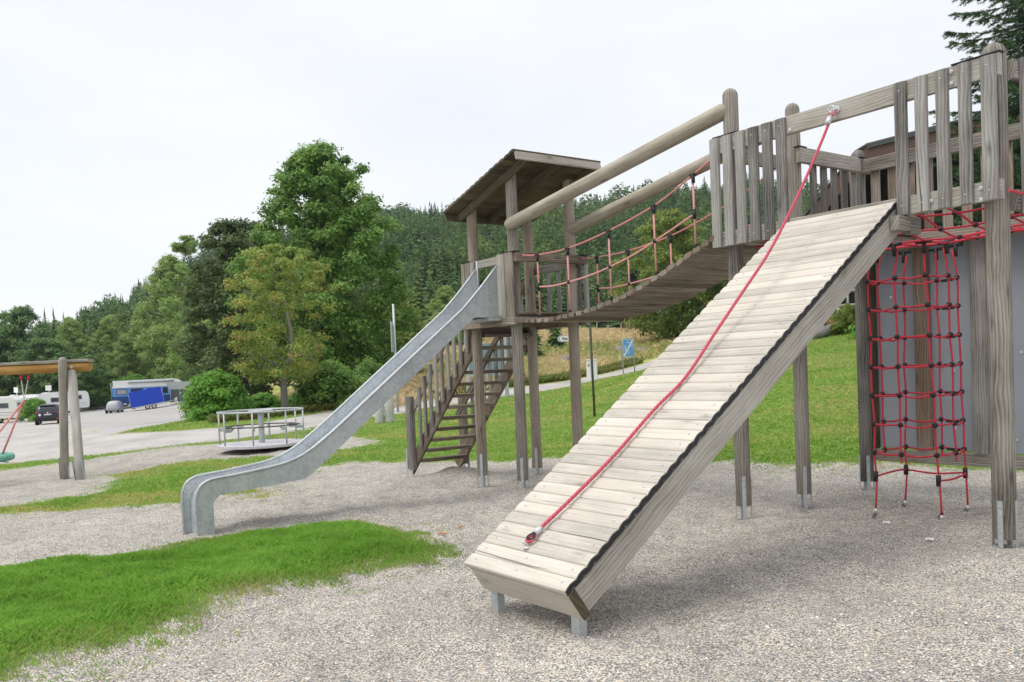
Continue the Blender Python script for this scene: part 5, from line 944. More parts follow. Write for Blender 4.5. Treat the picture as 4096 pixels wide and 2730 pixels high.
# ---------------------------------------------------------------- timber house behind the platform
HA = (-16.1, 6.18); HB = (-14.64, 7.48); HC = (-14.31, 7.59); HD = (-2.0, 7.66)
def house():
    Y = 24.0; g = 2.4; s = thing('timber_house', 'dark timber house with wide brown eaves and slate roof behind the high platform', 'house', (-10, Y + 3, g))
    # gable outline: low left verge, break, hipped eave running right
    A = Vector((HA[0], Y, HA[1])); B = Vector((HB[0], Y, HB[1])); Cc = Vector((HC[0], Y, HC[1])); D = Vector((HD[0], Y, HD[1])); dr = (A - B).normalized(); A2 = B + dr * 6.6
    th = .42
    def band(m, p, q, y0, y1, t): 
        n = Vector((0, 0, -1)); m.loft([[(p.x, y0, p.z), (q.x, y0, q.z), (q.x, y0, q.z - t), (p.x, y0, p.z - t)], [(p.x, y1, p.z), (q.x, y1, q.z), (q.x, y1, q.z - t), (p.x, y1, p.z - t)]], [0, y1 - y0], smooth=False)
    m = MB(); band(m, A2, B, Y, Y + .06, th * 1.35); band(m, B, Cc, Y - .003, Y + .057, th); band(m, Cc, D, Y, Y + .06, th); m.build('fascia', M['brown_trim'], s)
    m = MB(); band(m, A2 + V(-.05, 0, .05), B + V(-.05, 0, .05), Y - .04, Y + 7, .05); band(m, B + V(-.02, 0, .05), Cc + V(0, 0, .05), Y - .05, Y + 6, .05); rf = m.build('roof', M['slate'], s)
    m = MB(); m.loft([[(Cc.x, Y - .06, Cc.z + .05), (D.x, Y - .06, D.z + .05), (D.x, Y - .06, D.z + .0), (Cc.x, Y - .06, Cc.z + .0)], [(Cc.x + 1, Y + 3, Cc.z + .25), (D.x, Y + 3, D.z + .25), (D.x, Y + 3, D.z + .15), (Cc.x + 1, Y + 3, Cc.z + .15)]], [0, 3], smooth=False) ; m.build('half_hip', M['slate'], rf)
    m = MB(); band(m, Cc + V(0, 0, .0), D + V(0, 0, .0), Y - .055, Y - .006, .10); m.build('eave_edge', M['green_edge'], rf)
    m = MB(); q = .55; m.loft([[(A2.x + q, Y + 1.2, A2.z - .4), (B.x + q * .5, Y + 1.2, B.z - .4), (Cc.x, Y + 1.2, Cc.z - .3), (D.x, Y + 1.2, D.z - .3), (D.x, Y + 1.2, g - 1), (A2.x + q, Y + 1.2, g - 1)], [(A2.x + q, Y + 7, A2.z - .4), (B.x + q * .5, Y + 7, B.z - .4), (Cc.x, Y + 7, Cc.z - .3), (D.x, Y + 7, D.z - .3), (D.x, Y + 7, g - 1), (A2.x + q, Y + 7, g - 1)]], [0, 6], smooth=False); wl = m.build('wall', M['facade'], s)
    m = MB(); m.box((B.x + .6, Y + 1.1, g - .5), (D.x, Y + 1.19, 5.0)); m.build('ground_floor_wall', M['tan'], s)
    for x0 in (-12.6, -9.9, -7.2): m = MB(); m.box((x0, Y + 1.04, 2.9), (x0 + 1.1, Y + 1.095, 4.1)); w_ = m.build('window', M['cream'], s); m = MB(); m.box((x0 + .08, Y + 1.03, 2.98), (x0 + 1.02, Y + 1.037, 4.02)); m.build('pane', M['glass'], w_); m = MB(); m.box((x0 + .1, Y + 1.015, 3.4), (x0 + .5, Y + 1.025, 4.0)); m.build('curtain', M['white'], w_)
    # white lanterns on the wall
    for x, z in ((-12.2, 4.75), (-10.9, 4.45)): m = MB(); m.ball((x, Y + .9, z), .16, 10, sc_=(1, 1, 1.3)); m.tube([(x, Y + .9, z + .18), (x, Y + 1.1, z + .3)], .02); m.build('wall_lantern', M['white'], s)
def terrace():
    def q(u, d=24.): x, y = P2(d, BK(u)); return x, y
    s = thing('terrace_railing', 'weathered wooden terrace railing with two rails in front of the house, glimpsed under the ramp', 'railing', (*q(3330), 2.4)); x0, y0 = q(3215); x1, y1 = q(3480)
    m = MB(); [m.tube([(x0, y0, z), (x1, y1, z + .05)], .045, 8) for z in (2.80, 3.20)]; m.build('rail', M['wood_white'], s)
    for u in (3250, 3338, 3440): x, y = q(u); m = MB(); m.tube([(x, y, 2.1), (x, y, 3.25)], .06, 8); m.build('post', M['wood'], s)
    x, y = q(3365, 24.4); s = thing('bird_table_post', 'turned white wooden post with square head behind the terrace railing', 'post', (x, y, 2.4)); m = MB(); m.tube([(x, y, 2.2), (x, y, 2.6), (x, y, 2.65), (x, y, 2.7), (x, y, 3.0), (x, y, 3.05)], .05, 10, rs=[.05, .05, .09, .05, .05, .08]); m.box((x - .12, y - .12, 3.05), (x + .12, y + .12, 3.17)); m.build('shaft', M['white'], s)
    x, y = q(3395, 24.2); m = MB(); p = [Vector((x + RX * a - .1, y + RY * a, z)) for a, z in ((-.42, 3.24), (.18, 3.30), (.16, 3.42), (-.02, 3.72), (-.12, 3.70))]; m.loft([[tuple(v) for v in p], [tuple(v + V(.02, .03, 0)) for v in p]], [0, .02], smooth=False); o = m.build('patterned_cloth', M['cloth']); tag(o, 'pink patterned cloth hanging over the terrace railing', 'cloth')
    x, y = q(3403, 24.5); m = MB(); m.tube([(x, y, 2.3), (x, y, 4.0)], .03, 8); tag(m.build('white_pole', M['white']), 'slim white pole beside the patterned cloth', 'pole')
    for u, d, sz, nm, lab, mt in ((3268, 23.2, (.40, .3, .26), 'rock', 'pale rock at the lawn edge just below the ramp stringer', 'stone'), (3350, 23.3, (.36, .28, .17), 'rock', 'flat white rock at the lawn edge below the terracotta block', 'stone'), (3346, 23.9, (.34, .18, .14), 'terracotta_trough', 'orange terracotta trough above the flat white rock', 'terracotta')):
        x, y = q(u, d); z = gz(x, y); m = MB()
        if mt == 'stone': bumpy(m, (x, y, z + sz[2] * .55), sz, int(u))
        else: m.loft([[(x + RX * a * t, y + RY * a * t, z + zz) for a in (1,)] + [(x + RX * -t, y + RY * -t, z + zz), (x - RX * t + FX * .2, y - RY * t + FY * .2, z + zz), (x + RX * t + FX * .2, y + RY * t + FY * .2, z + zz)] for t, zz in ((.28, .10), (.34, .38))], [0, .3], smooth=False)
        tag(m.build(nm, M[mt]), lab, 'rock' if mt == 'stone' else 'trough')
M['cloth'] = simple('pink_cloth', (.62, .22, .30), .8, var=.9, scale=22)
house()
terrace()
# ---------------------------------------------------------------- trees
def limb_mesh(m, p0, p1, r0, r1, bend, g, n=5):
    p0 = Vector(p0); p1 = Vector(p1); L = (p1 - p0).length; pts = [p0 + (p1 - p0) * (i / n) + Vector((g.gauss(0, 1), g.gauss(0, 1), .4 * g.gauss(0, 1))) * (bend * L * math.sin(math.pi * i / n)) for i in range(n + 1)]
    m.tube(pts, r0, 7, rs=[r0 + (r1 - r0) * i / n for i in range(n + 1)]); return pts
def leaves(cent, rad, per, size, g, shell=.72, droop=.35, outward=None, asp=.62, jit=.35):
    """leaf quads spread in the outer shell of every clump"""
    k = len(cent); n = k * per; ci = np.repeat(np.arange(k), per); v = g.normal(0, 1, (n, 3)); v /= np.linalg.norm(v, axis=1)[:, None]
    v[:, 2] = np.where(v[:, 2] < -.25, -v[:, 2] * .6, v[:, 2]); rr = rad[ci] * (shell + (1.12 - shell) * g.random(n) ** .7) * (1 - .2 * g.random(n))
    p = cent[ci] + v * rr[:, None] * np.array([1, 1, .72]) + g.normal(0, 1, (n, 3)) * (rad[ci] * .20)[:, None]
    nrm = v + g.normal(0, jit, (n, 3)) + np.array([0, 0, .5]); nrm /= np.linalg.norm(nrm, axis=1)[:, None]
    t = np.cross(nrm, g.normal(0, 1, (n, 3))); t /= np.linalg.norm(t, axis=1)[:, None]; t[:, 2] -= droop; t /= np.linalg.norm(t, axis=1)[:, None]; b = np.cross(nrm, t)
    s = size * (.6 + .8 * g.random(n))[:, None]; V4 = np.stack([p - t * s * .5, p + b * s * asp * .5 - nrm * s * .12, p + t * s * .6, p - b * s * asp * .5 - nrm * s * .12], 1).reshape(-1, 3)
    tn = np.clip(.45 + .22 * (g.random(k) - .5)[ci] * 2 + .38 * (g.random(n) - .5) + .10 * v[:, 2], 0, 1); return V4, tn, p
def crown_points(n, H, base, rx, shape, g):
    """clump centres filling an uneven crown between base and H"""
    o = []; ph = g.random(6) * 6.28
    while len(o) < n:
        t = g.random(); z = base + (H - base) * t
        prof = {'maple': math.sqrt(max(.01, 1 - t ** 4.6)) * min(1, .62 + t * 1.5), 'egg': math.sin(math.pi * min(1, t * .86 + .12)) ** .62, 'oval': math.sin(math.pi * (t * .92 + .05)) ** .7, 'cone': (1 - t) ** .75 * min(1, t * 6 + .35), 'dome': math.sqrt(max(0, 1 - t ** 2.2)), 'birch': math.sin(math.pi * min(1, t * .80 + .17)) ** .9, 'round': math.sqrt(max(.02, 1 - (2 * t - 1) ** 2))}[shape]
        a = g.random() * 6.283; lob = 1 + .16 * math.sin(2 * a + ph[0] + 3 * t) + .11 * math.sin(3 * a + ph[1] - 5 * t) + .08 * math.sin(9 * t + ph[2]); r = (.30 + .70 * math.sqrt(g.random())) if g.random() < .8 else .3 * g.random(); o.append((rx * prof * lob * r * math.cos(a), rx * prof * lob * r * math.sin(a), z))
    return np.array(o)
def broadleaf(name, H, base, rx, shape, nclump, per, lsize, mat, bark, seed, crad=.17, trunk=.03, huef=0., shell=.6, droop=.35):
    """returns a tree rooted at the origin: trunk and crown"""
    g = np.random.default_rng(seed); gr = random.Random(seed); root = bpy.data.objects.new(name, None); COL.objects.link(root); root.empty_display_size = .3; LOC[root.name] = Vector((0, 0, 0))
    C_ = crown_points(nclump, H * .96, base, rx, shape, g); rad = rx * crad * (.75 + .6 * g.random(nclump)) * (.8 + .4 * (1 - (C_[:, 2] - base) / (H - base)))
    m = MB(); r0 = H * trunk; tp = [Vector((0, 0, -.3)), Vector((gr.gauss(0, .02 * H), gr.gauss(0, .02 * H), base * .6 + .1 * H)), Vector((gr.gauss(0, .03 * H), gr.gauss(0, .03 * H), base + .25 * (H - base))), Vector((0, 0, H * .82))]
    tp = bez(tp, 4); m.tube(tp, r0, 9, rs=[r0 * (1.25 if i == 0 else 1) * (1 - .85 * i / len(tp)) for i in range(len(tp))])
    idx = g.choice(nclump, min(nclump, 26), replace=False)
    for i in idx:
        c = Vector(C_[i]); zf = max(base * .8, c.z - .30 * math.hypot(c.x, c.y) - .08 * H); f = min(range(len(tp)), key=lambda k: abs(tp[k].z - zf)); limb_mesh(m, tp[f], c, max(.018, r0 * .32 * (1 - f / len(tp))), .012, .07, gr, 4)
    m.build('trunk', M[bark], root)
    V4, tn, p = leaves(C_, rad, per, lsize, g, shell, droop); hue = None
    if huef > 0:
        edge = np.clip((np.hypot(p[:, 0], p[:, 1]) / rx - .35) * 1.4, 0, 1); hue = np.clip(edge * (g.random(len(p)) < huef) * (.5 + .6 * g.random(len(p))), 0, 1)
    quad_cloud('crown', M[mat], V4, np.arange(len(V4)).reshape(-1, 4), tn, root, hue); return root
def put(o, d, k, sc_=1., rz=0., label=None, cat='tree', group=None, sz=None, dz=0.):
    x, y = P2(d, k); o.location = (x, y, gz(x, y) - .05 + dz); o.rotation_euler = (0, 0, rz); o.scale = (sc_, sc_, sz if sz else sc_); return tag(o, label, cat, group)
def treeH(u, v, d): x, y = P2(d, BK(u)); return 1.5 + (hzv(u) - v) / 3468.4 * d - gz(x, y)
# near the road
o = broadleaf('maple_tree', treeH(1310, 575, 48), 1.4, 3.95, 'maple', 430, 190, .20, 'leaf_maple', 'bark', 21, crad=.15, trunk=.018, shell=.3); put(o, 48, BK(1335), label='tall dense green maple tree, the biggest tree left of the roofed tower')
o = broadleaf('cherry_tree', treeH(1120, 960, 36.5), 1.5, 2.15, 'maple', 190, 110, .11, 'leaf_cherry', 'bark_grey', 22, crad=.16, trunk=.024, huef=.25, shell=.25); put(o, 36.5, BK(1140), label='small tree with reddening leaves and grey trunk in front of the big maple')
o = broadleaf('plum_tree', treeH(1020, 865, 57), 1.0, 3.2, 'maple', 170, 170, .23, 'leaf_dark', 'bark', 23, crad=.19, trunk=.015, shell=.4); put(o, 56, BK(985), label='dark brownish green tree directly left of the big maple')
c = copy_tree(o); put(c, 60, BK(905), .78, 2.2, label='dark tree behind the reddening tree, lower and farther left', sz=.87)
o = broadleaf('birch_tree', treeH(690, 1020, 114), .9, 5.2, 'birch', 190, 170, .30, 'leaf_birch', 'bark_birch', 24, crad=.17, droop=.7, trunk=.009, shell=.4); birch = o; put(o, 114, BK(720), label='broad pale green birch left of the dark trees')
o2 = broadleaf('ash_tree', treeH(790, 925, 90), 2., 3.6, 'oval', 90, 170, .24, 'leaf_mid', 'bark', 25, crad=.16, shell=.3, trunk=.012); put(o2, 90, BK(790), label='loose airy treetop rising behind the broad birch')
o3 = broadleaf('alder_tree', 12., .8, 4.3, 'oval', 170, 150, .30, 'leaf_blue', 'bark', 26, crad=.19, trunk=.012, shell=.4)
bt = birch; bh = treeH(690, 1020, 114)
bsrc = [(586, 1225, 118, .56, 'slender yellowish birch behind the camper bus, its pale trunk visible'), (455, 1255, 120, .62, 'birch tree left of the slender birch, above the swing beam end'), (515, 1330, 117, .5, 'low birch between two taller birches behind the camper bus'), (300, 1262, 116, .66, 'rounded birch rising above the swing post'), (905, 1110, 80, .62, 'birch filling the gap behind the dark tree')]
for i, (u, v, d, w_, lab) in enumerate(bsrc):
    c = copy_tree(bt); H_ = treeH(u, v, d) / bh; put(c, d, BK(u), w_ * .95, i * 1.3 + .4, label=lab, sz=H_)
first = True
for i, (u, v, d, w_, lab) in enumerate(((95, 1225, 116, 1.0, 'tall dark green grove tree above the left caravans'), (5, 1290, 114, .9, 'dark green tree at the left photo edge above the caravans'), (200, 1350, 112, .95, 'dark tree between the tall grove tree and the swing post'), (365, 1420, 108, .7, 'bushy green tree right behind the grey swing posts'), (-90, 1270, 118, 1., 'dark tree beyond the left edge of the swing'))):
    c = o3 if first else copy_tree(o3); first = False; put(c, d, BK(u), w_, i * 1.7, label=lab, sz=treeH(u, v, d) / 12.)
# right-hand side beyond the bridge
o = broadleaf('sallow_tree', treeH(2690, 845, 78), .5, 4.4, 'maple', 200, 150, .24, 'leaf_yellow', 'bark', 31, crad=.18, shell=.4, trunk=.012); put(o, 78, BK(2700), label='big yellow-green bushy tree beyond the rope bridge')
c = copy_tree(o); put(c, 74, BK(2960), .92, 1.9, label='yellow-green bushy tree behind the pickets at the left end of the platform', sz=treeH(2960, 950, 74) / treeH(2690, 845, 78))
o = broadleaf('young_maple', treeH(1575, 1215, 58), .5, 2.4, 'oval', 50, 300, .20, 'leaf_yellow', 'bark', 32, crad=.24); put(o, 58, BK(1600), label='yellowing bushy tree behind the tall grey sign pole')
c = copy_tree(birch); put(c, 100, BK(1800), .5, 1.0, label='pale birch in front of the forest behind the slide top', sz=treeH(1800, 1140, 100) / bh)
c = copy_tree(o2); put(c, 92, BK(1700), .9, .5, label='green tree in front of the forest behind the slide rim', sz=treeH(1700, 1235, 92) / treeH(790, 925, 90))
c = copy_tree(o3); put(c, 78, BK(1660), .62, .9, label='dark green bush-like tree beside the yellowing tree', sz=treeH(1660, 1290, 78) / 12.)
# ---- shrubs
bsh = broadleaf('shrub', 1.9, .05, 1.25, 'dome', 60, 300, .11, 'leaf_bush', 'bark', 41, crad=.26, trunk=.012, shell=.5)
for i, (u, v, d, rx, lab) in enumerate(((868, 1490, 37.5, 1.12, 'large bright green shrub at the edge of the parking area'), (1330, 1450, 39.5, 1.32, 'dark glossy shrub under the big maple, left of the slide'), (1215, 1560, 39, .62, 'low green shrub right of the grey tree trunk'), (1050, 1575, 39.5, .75, 'low green shrub left of the grey tree trunk'), (1480, 1440, 43, .9, 'shrub behind the slide, in front of the tall sign pole'))):
    c = bsh if i == 0 else copy_tree(bsh); put(c, d, BK(u), rx, i * 1.1, label=lab, cat='shrub', sz=treeH(u, v, d) / 1.9)
    if i in (1, 4):
        for ch in c.children:
            if ch.name.startswith('crown'): ch.data = ch.data.copy(); ch.data.materials[0] = M['leaf_maple']
for i in range(16):
    u = -60 + i * 46 + rnd.uniform(-12, 12); d = rnd.uniform(113, 120)
    c = copy_tree(bsh); put(c, d, BK(u), rnd.uniform(1.5, 2.4), rnd.uniform(0, 6), label='dark bush in the undergrowth behind the parked vehicles', cat='bush', group='undergrowth bushes behind the parking area', sz=rnd.uniform(1.3, 2.1))
for i in range(14):
    u = 1440 + i * 62 + rnd.uniform(-20, 20); d = rnd.uniform(84, 98) + (22 if u > 1900 else 0); c = copy_tree(bsh); put(c, d, BK(u), rnd.uniform(1.3, 2.1), rnd.uniform(0, 6), label='bush at the foot of the forest behind the dry meadow', cat='bush', group='bushes at the foot of the forest', sz=rnd.uniform(1., 1.8))
c = copy_tree(bsh); put(c, 73, BK(262), 1.15, .7, label='round green bush beside the dark car', cat='bush', sz=treeH(262, 1590, 73) / 1.9); c.location.x, c.location.y = P2(86, BK(140)); c.location.z = gz(c.location.x, c.location.y); c.scale = (1.1, 1.1, 1.15)
# ---- conifers
def conifer_np(H, Rb, whorls, per, g):
    """layered drooping branches as small pointed blades; returns verts, quads, tints"""
    n = whorls * per; t = np.sort((np.arange(n) + g.random(n)) / n); r = Rb * (1 - t) ** .8 * (.55 + .6 * g.random(n)) + .04 * Rb; a = g.random(n) * 6.283; z = H * (.05 + .93 * t); dz = -r * (.05 + .55 * g.random(n)); w_ = r * (.16 + .14 * g.random(n)) + .02 * Rb; c, s = np.cos(a), np.sin(a); f = .35 + .3 * g.random(n)
    A = np.stack([r * f * .1 * c, r * f * .1 * s, z + .035 * H * (1 - t)], -1); B = np.stack([r * f * c - s * w_, r * f * s + c * w_, z + dz * .3 - w_ * .5], -1); T_ = np.stack([r * c, r * s, z + dz], -1); D = np.stack([r * f * c + s * w_, r * f * s - c * w_, z + dz * .3 - w_ * .5], -1)
    Vs = np.stack([A, B, T_, D], 1).reshape(-1, 3); top = np.array([(-.05 * Rb, 0, H * .92), (0, 0, H * 1.03), (.05 * Rb, 0, H * .92), (0, .02, H * .9)]); return np.vstack([Vs, top]), np.append(.25 + .55 * g.random(n) + .2 * t, .5)
def forest():
    g = np.random.default_rng(77); T = [conifer_np(1., .21 + .035 * (i % 3), 15, 11, g) for i in range(6)]
    for i in range(3):                                   # round-headed pines and birches among them
        n = 420; v = g.normal(0, 1, (n, 3)); v /= np.linalg.norm(v, axis=1)[:, None]; v[:, 2] = np.abs(v[:, 2]) * 1.3 - .3; r = .55 + .55 * g.random(n); p = v * r[:, None] * np.array([.26, .26, .34]) + np.array([0, 0, .62]); q = g.normal(0, .019, (n, 4, 3)); T.append(((p[:, None] + q).reshape(-1, 3), .35 + .5 * g.random(n)))
    allV = []; allT = []; allH = []; cnt = 0; sites = []
    d = 122.
    while d < 400:
        step = 4.4 + d * .004; kmax = .60; k = -kmax
        while k < kmax:
            kk_ = k + g.normal(0, .3) * step / d; dd_ = d + g.normal(0, 1.3); k += step / d * (.7 + .6 * g.random())
            if dd_ < 140 and kk_ < -.12: continue
            sites.append((dd_, kk_))
        d += step * .95 * (1 if d < 260 else 1.3)
    sites = np.array(sites); z = terr_dk(sites[:, 0], sites[:, 1]); kept = []
    for (dd_, kk_), zz in zip(sites, z):
        if kk_ > .43 and dd_ < 200: continue
        h = (9.5 + 5.5 * g.random() ** 1.2) * (1.15 if dd_ > 280 else 1.) * (1 + .10 * math.sin(kk_ * 31 + dd_ * .05)) ; 
        if dd_ < 160: h *= .8
        kept.append((dd_, kk_, zz, h))
    for dd_, kk_, zz, h in kept:
        V_, t_ = T[int(g.choice(9, p=[.12] * 6 + [.28 / 3] * 3))]; a = g.random() * 6.28; c, s = math.cos(a), math.sin(a); w_ = h * (.85 + .4 * g.random()); x, y = P2(dd_, kk_)
        allV.append(np.stack([(V_[:, 0] * c - V_[:, 1] * s) * w_ + x, (V_[:, 0] * s + V_[:, 1] * c) * w_ + y, V_[:, 2] * h + zz - .3], -1)); tt = np.clip(.5 + .35 * math.sin(kk_ * 23 + 1.5 * math.sin(dd_ * .04)) + .35 * (g.random() - .5) * 2, 0, 1); allT.append(np.clip(t_ * .6 + tt * .4, 0, 1)); allH.append(np.full(len(t_), max(0, (g.random() - .72) * 2.6) if dd_ < 260 else 0))
    Vv = np.concatenate(allV); tag(quad_cloud('forest', M['needle_far'], Vv, np.arange(len(Vv)).reshape(-1, 4), np.concatenate(allT), None, np.concatenate(allH)), 'dense conifer forest covering the hillside', kind='stuff')
    # single spruces one can pick out: on the skyline and at the foot of the slope
    m = None; protos = []
    for i in range(3):
        root = bpy.data.objects.new('spruce_tree', None); COL.objects.link(root); LOC[root.name] = Vector((0, 0, 0)); b = MB(); b.tube([(0, 0, -.03), (0, 0, .5), (0, 0, .97)], .014, 6, rs=[.016, .010, .002]); b.build('trunk', M['bark'], root); V_, t_ = conifer_np(1., .18, 26, 12, g); quad_cloud('crown', M['needle_far' if i else 'needle_hazed'], V_, np.arange(len(V_)).reshape(-1, 4), t_, root); protos.append(root)
    used = set(); n_ = 0
    def place(u, v, d, i, lab, grp, w_=1.):
        o = protos[i] if i not in used else copy_tree(protos[i]); used.add(i); x, y = P2(d, BK(u)); z_ = gz(x, y) - .2; H_ = max(6, 1.5 + (hzv(u) - v) / 3468.4 * d - z_); o.location = (x, y, z_); o.scale = (H_ * w_, H_ * w_, H_); o.rotation_euler = (0, 0, u * .7); tag(o, lab, 'spruce', grp)
    sky_ = [(1580, 945), (1605, 900), (1625, 850), (1640, 925), (1660, 870), (1690, 835), (1715, 845), (1735, 822), (1760, 815), (1775, 812), (1800, 850), (1980, 860), (2330, 815), (2345, 830), (2365, 812), (2395, 800), (2420, 820), (2450, 815), (2520, 820), (2600, 815), (2660, 808), (2695, 770), (2720, 760), (2745, 765), (2765, 758), (2790, 765), (2815, 745), (2840, 760), (2880, 750), (2960, 760), (3005, 745), (3060, 770), (3110, 760), (3210, 735), (3225, 750), (3255, 700), (3290, 720)]
    for i, (u, v) in enumerate(sky_): place(u, v, 352 + (i % 3) * 5, 0 if u < 1790 else 1 + i % 2, 'spruce tinted haze-blue on the far ridge beside the tower roof' if u < 1790 else 'spruce standing out on the skyline of the forested hill', 'spruces tinted haze-blue on the far ridge' if u < 1790 else 'spruces on the skyline of the hill')
    for i, (u, v, d) in enumerate(((355, 1235, 150), (345, 1250, 155), (398, 1240, 170), (300, 1290, 150), (420, 1225, 180), (445, 1235, 185), (490, 1215, 200), (515, 1180, 220), (545, 1185, 220), (570, 1165, 240), (590, 1180, 240), (606, 1142, 260), (635, 1140, 280), (655, 1125, 290), (672, 1125, 300), (700, 1090, 310), (330, 1245, 190), (200, 1235, 140), (235, 1233, 140), (275, 1250, 160))): place(u, v, d, 1 + i % 2, 'dark spruce rising behind the birches on the left skyline', 'dark spruces on the left skyline', .9)
    place(2140, 1155, 66, 2, 'dark bushy conifer behind the legs of the roofed tower', None, 1.15); place(2230, 1190, 80, 1, 'dark conifer just right of the bushy conifer behind the tower legs', None, 1.1)
forest()
def big_spruce():
    d, k = 17.5, BK(4215); x, y = P2(d, k); zg = gz(x, y); s = thing('big_spruce', 'tall dark spruce at the right edge rising behind the platform', 'spruce', (x, y, zg)); g = np.random.default_rng(5); H = 13.
    m = MB(); m.tube([(x, y, zg - .2), (x, y, zg + 5), (x, y, zg + H)], .2, 10, rs=[.24, .16, .02]); m.build('trunk', M['bark'], s); bm = MB(); P_, T_ = [], []
    for i in range(30):
        z = 1.2 + i * .40 + g.normal(0, .05); L0 = 2.5 * (1 - z / H) ** .7 + .1
        for j in range(12):
            a = 6.283 * (j + .5 * (i % 2) + .3 * g.random()) / 12; L_ = L0 * (.75 + .4 * g.random()); c, s_ = math.cos(a), math.sin(a); pts = []
            for q in range(7):
                t = q / 6; pts.append(np.array([x + c * L_ * t, y + s_ * L_ * t, zg + z - .55 * L_ * t * .55 + .30 * L_ * t * t]))
            bm.tube([tuple(p) for p in pts], .02, 5, rs=[.022 - .003 * q for q in range(7)])
            for q in range(int(60 * L_ / 2.5) + 8):            # side twigs, each fledged with needles
                t = .12 + .88 * g.random(); b0 = pts[0] + (pts[-1] - pts[0]) * t; f = t * 6; b0 = pts[min(5, int(f))] * (1 - (f - min(5, int(f)))) + pts[min(5, int(f)) + 1] * (f - min(5, int(f)))
                side = 1 if g.random() < .5 else -1; tl = (.14 + .30 * (1 - t)) * (.6 + .7 * g.random()) * min(1, L_); dirv = np.array([c * .75 - s_ * side * .65, s_ * .75 + c * side * .65, -.12 - .35 * g.random()]); dirv /= np.linalg.norm(dirv); P_.append((b0, dirv, tl))
    tag(bm.build('boughs', M['bark'], s), kind='stuff')
    nn = len(P_); per = 34; b0 = np.repeat(np.array([p[0] for p in P_]), per, 0); dv = np.repeat(np.array([p[1] for p in P_]), per, 0); tl = np.repeat(np.array([p[2] for p in P_]), per); n = nn * per
    u = g.random(n); base = b0 + dv * (tl * u)[:, None]; r = g.normal(0, 1, (n, 3)); r -= dv * (r * dv).sum(1)[:, None]; r /= np.linalg.norm(r, axis=1)[:, None]; nd = dv * .8 + r; nd /= np.linalg.norm(nd, axis=1)[:, None]; w_ = np.cross(nd, dv); w_ /= np.linalg.norm(w_, axis=1)[:, None] + 1e-9
    Ln = (.026 + .014 * g.random(n))[:, None]; V3 = np.stack([base - w_ * .008, base + w_ * .008, base + nd * Ln * 1.9], 1).reshape(-1, 3) - np.array([x, y, zg]); tn = np.clip(np.repeat(g.random(nn), per) * .5 + .5 * g.random(n), 0, 1); quad_cloud('needles', M['needle'], V3, np.arange(n * 3).reshape(-1, 3), tn, s)
big_spruce()
for i, (u, v, d, lab) in enumerate(((3700, 1010, 20.5, 'green shrub between the house and the climbing wall'), (3880, 990, 20.5, 'green shrub by the house, seen through the red net'), (3400, 1215, 22.8, 'yellow-green ornamental grass clump beside the terrace railing'), (3250, 1215, 23.8, 'tall brownish weeds at the corner of the terrace railing'))):
    c = copy_tree(bsh); x, y = P2(d, BK(u)); hh = max(.5, treeH(u, v, d)); put(c, d, BK(u), .55 if i > 1 else .95, i * 2.1, label=lab, cat='shrub', sz=hh / 1.9)
    if i > 1:
        c.scale = (.32, .32, hh / 1.9)
        for ch in c.children:
            if ch.name.startswith('crown'): ch.data = ch.data.copy(); ch.data.materials[0] = M['leaf_yellow']
def verge():
    # rank weeds along the far side of the road and under the shrubs
    g = np.random.default_rng(15); n = 26000; pts = []
    line = [(31.5, -10.6), (33, -9.2), (37.4, -8.2), (39.4, -7.0), (41.35, -5.2), (42.6, -3.6), (45.2, -.6), (46.3, 1.8), (47.6, 3.5), (56.2, 7.8), (60.5, 10.)]
    L = np.array(line); t = g.random(n) * (len(L) - 1); i = t.astype(int); f = (t - i)[:, None]; p = L[i] * (1 - f) + L[i + 1] * f; off = np.abs(g.normal(0, .9, n)) + .15; d = p[:, 0] + off * .9; s = p[:, 1] - off * .2
    tag(blades('verge_weeds', M['weeds'], d, s, np.full(n, .5), g, .30, .045, 1, .03, .8, lambda d, s, g: (g.random(len(d)) < .35) * .9, widen=.005), 'rank weeds along the far edge of the road')
verge()
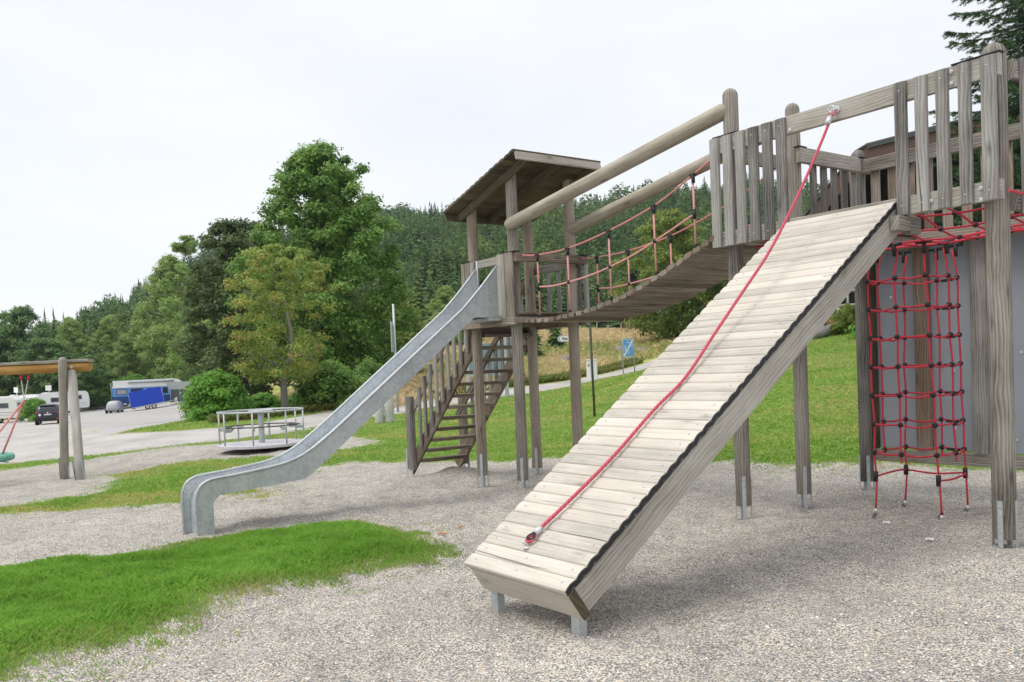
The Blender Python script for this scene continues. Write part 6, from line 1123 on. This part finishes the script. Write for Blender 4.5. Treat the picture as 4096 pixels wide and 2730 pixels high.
def litter():
    for i, (x, y, lab) in enumerate(((-3.95, 6.75, 'crumpled white scrap of paper on the gravel below the hanging net'), (-3.35, 6.3, 'small white scrap of paper on the gravel nearer than the net'), (-14.3, 4.3, 'white scrap of paper on the lawn left of the stairs'))):
        m = MB(); z = gz(x, y) + .012; p = [V(x + a * .03, y + b * .02, z + c * .012) for a, b, c in ((-1, -.6, 0), (.2, -1, 1), (1, -.2, 0), (.7, .8, 1.4), (-.5, 1, .2), (-1.1, .3, 1))]; m.loft([p, [q + V(0, 0, .002) for q in p]], [0, .01], smooth=False); tag(m.build('paper_scrap', M['white']), lab, 'litter')
    for i, (x, y, a, lab) in enumerate(((-6.35, 3.9, .4, 'short dry brown leaf lying on the gravel between slide and ramp'), (-6.6, 4.25, 2., 'small brown dry leaf on the gravel left of the ramp'), (-19.6, 1.2, .1, 'brown stick on the gravel below the swing at the left edge'))):
        m = MB(); z = gz(x, y) + .012; l_ = .05 if i < 2 else .28; m.tube([(x - l_ * math.cos(a), y - l_ * math.sin(a), z), (x, y + .01, z + .01), (x + l_ * math.cos(a), y + l_ * math.sin(a), z)], .008 if i < 2 else .018, 6, rs=[.004, .012, .004] if i < 2 else None); tag(m.build('dry_leaf' if i < 2 else 'stick', M['terracotta']), lab, 'leaf' if i < 2 else 'stick')
litter()
bpy.context.view_layer.update()
# ---------------------------------------------------------------- air between the camera and the far hill
def haze():
    m = bpy.data.materials.new('haze_air'); m.use_nodes = True; t = m.node_tree; t.nodes.clear(); o = t.nodes.new('ShaderNodeOutputMaterial'); v = t.nodes.new('ShaderNodeVolumePrincipled')
    v.inputs['Color'].default_value = (.80, .88, 1, 1); v.inputs['Density'].default_value = .00017; v.inputs['Anisotropy'].default_value = .2; t.links.new(v.outputs[0], o.inputs['Volume'])
    import bmesh
    bm = bmesh.new(); bmesh.ops.create_cube(bm, size=1); me = bpy.data.meshes.new('haze')
    for v_ in bm.verts: v_.co = Vector((-205 + v_.co.x * 1014, 148 + v_.co.y * 1127, 39 + v_.co.z * 118))
    bmesh.ops.recalc_face_normals(bm, faces=bm.faces); bm.to_mesh(me); bm.free(); me.materials.append(m); h = link_mesh('haze', me); tag(h, kind='stuff')
haze()
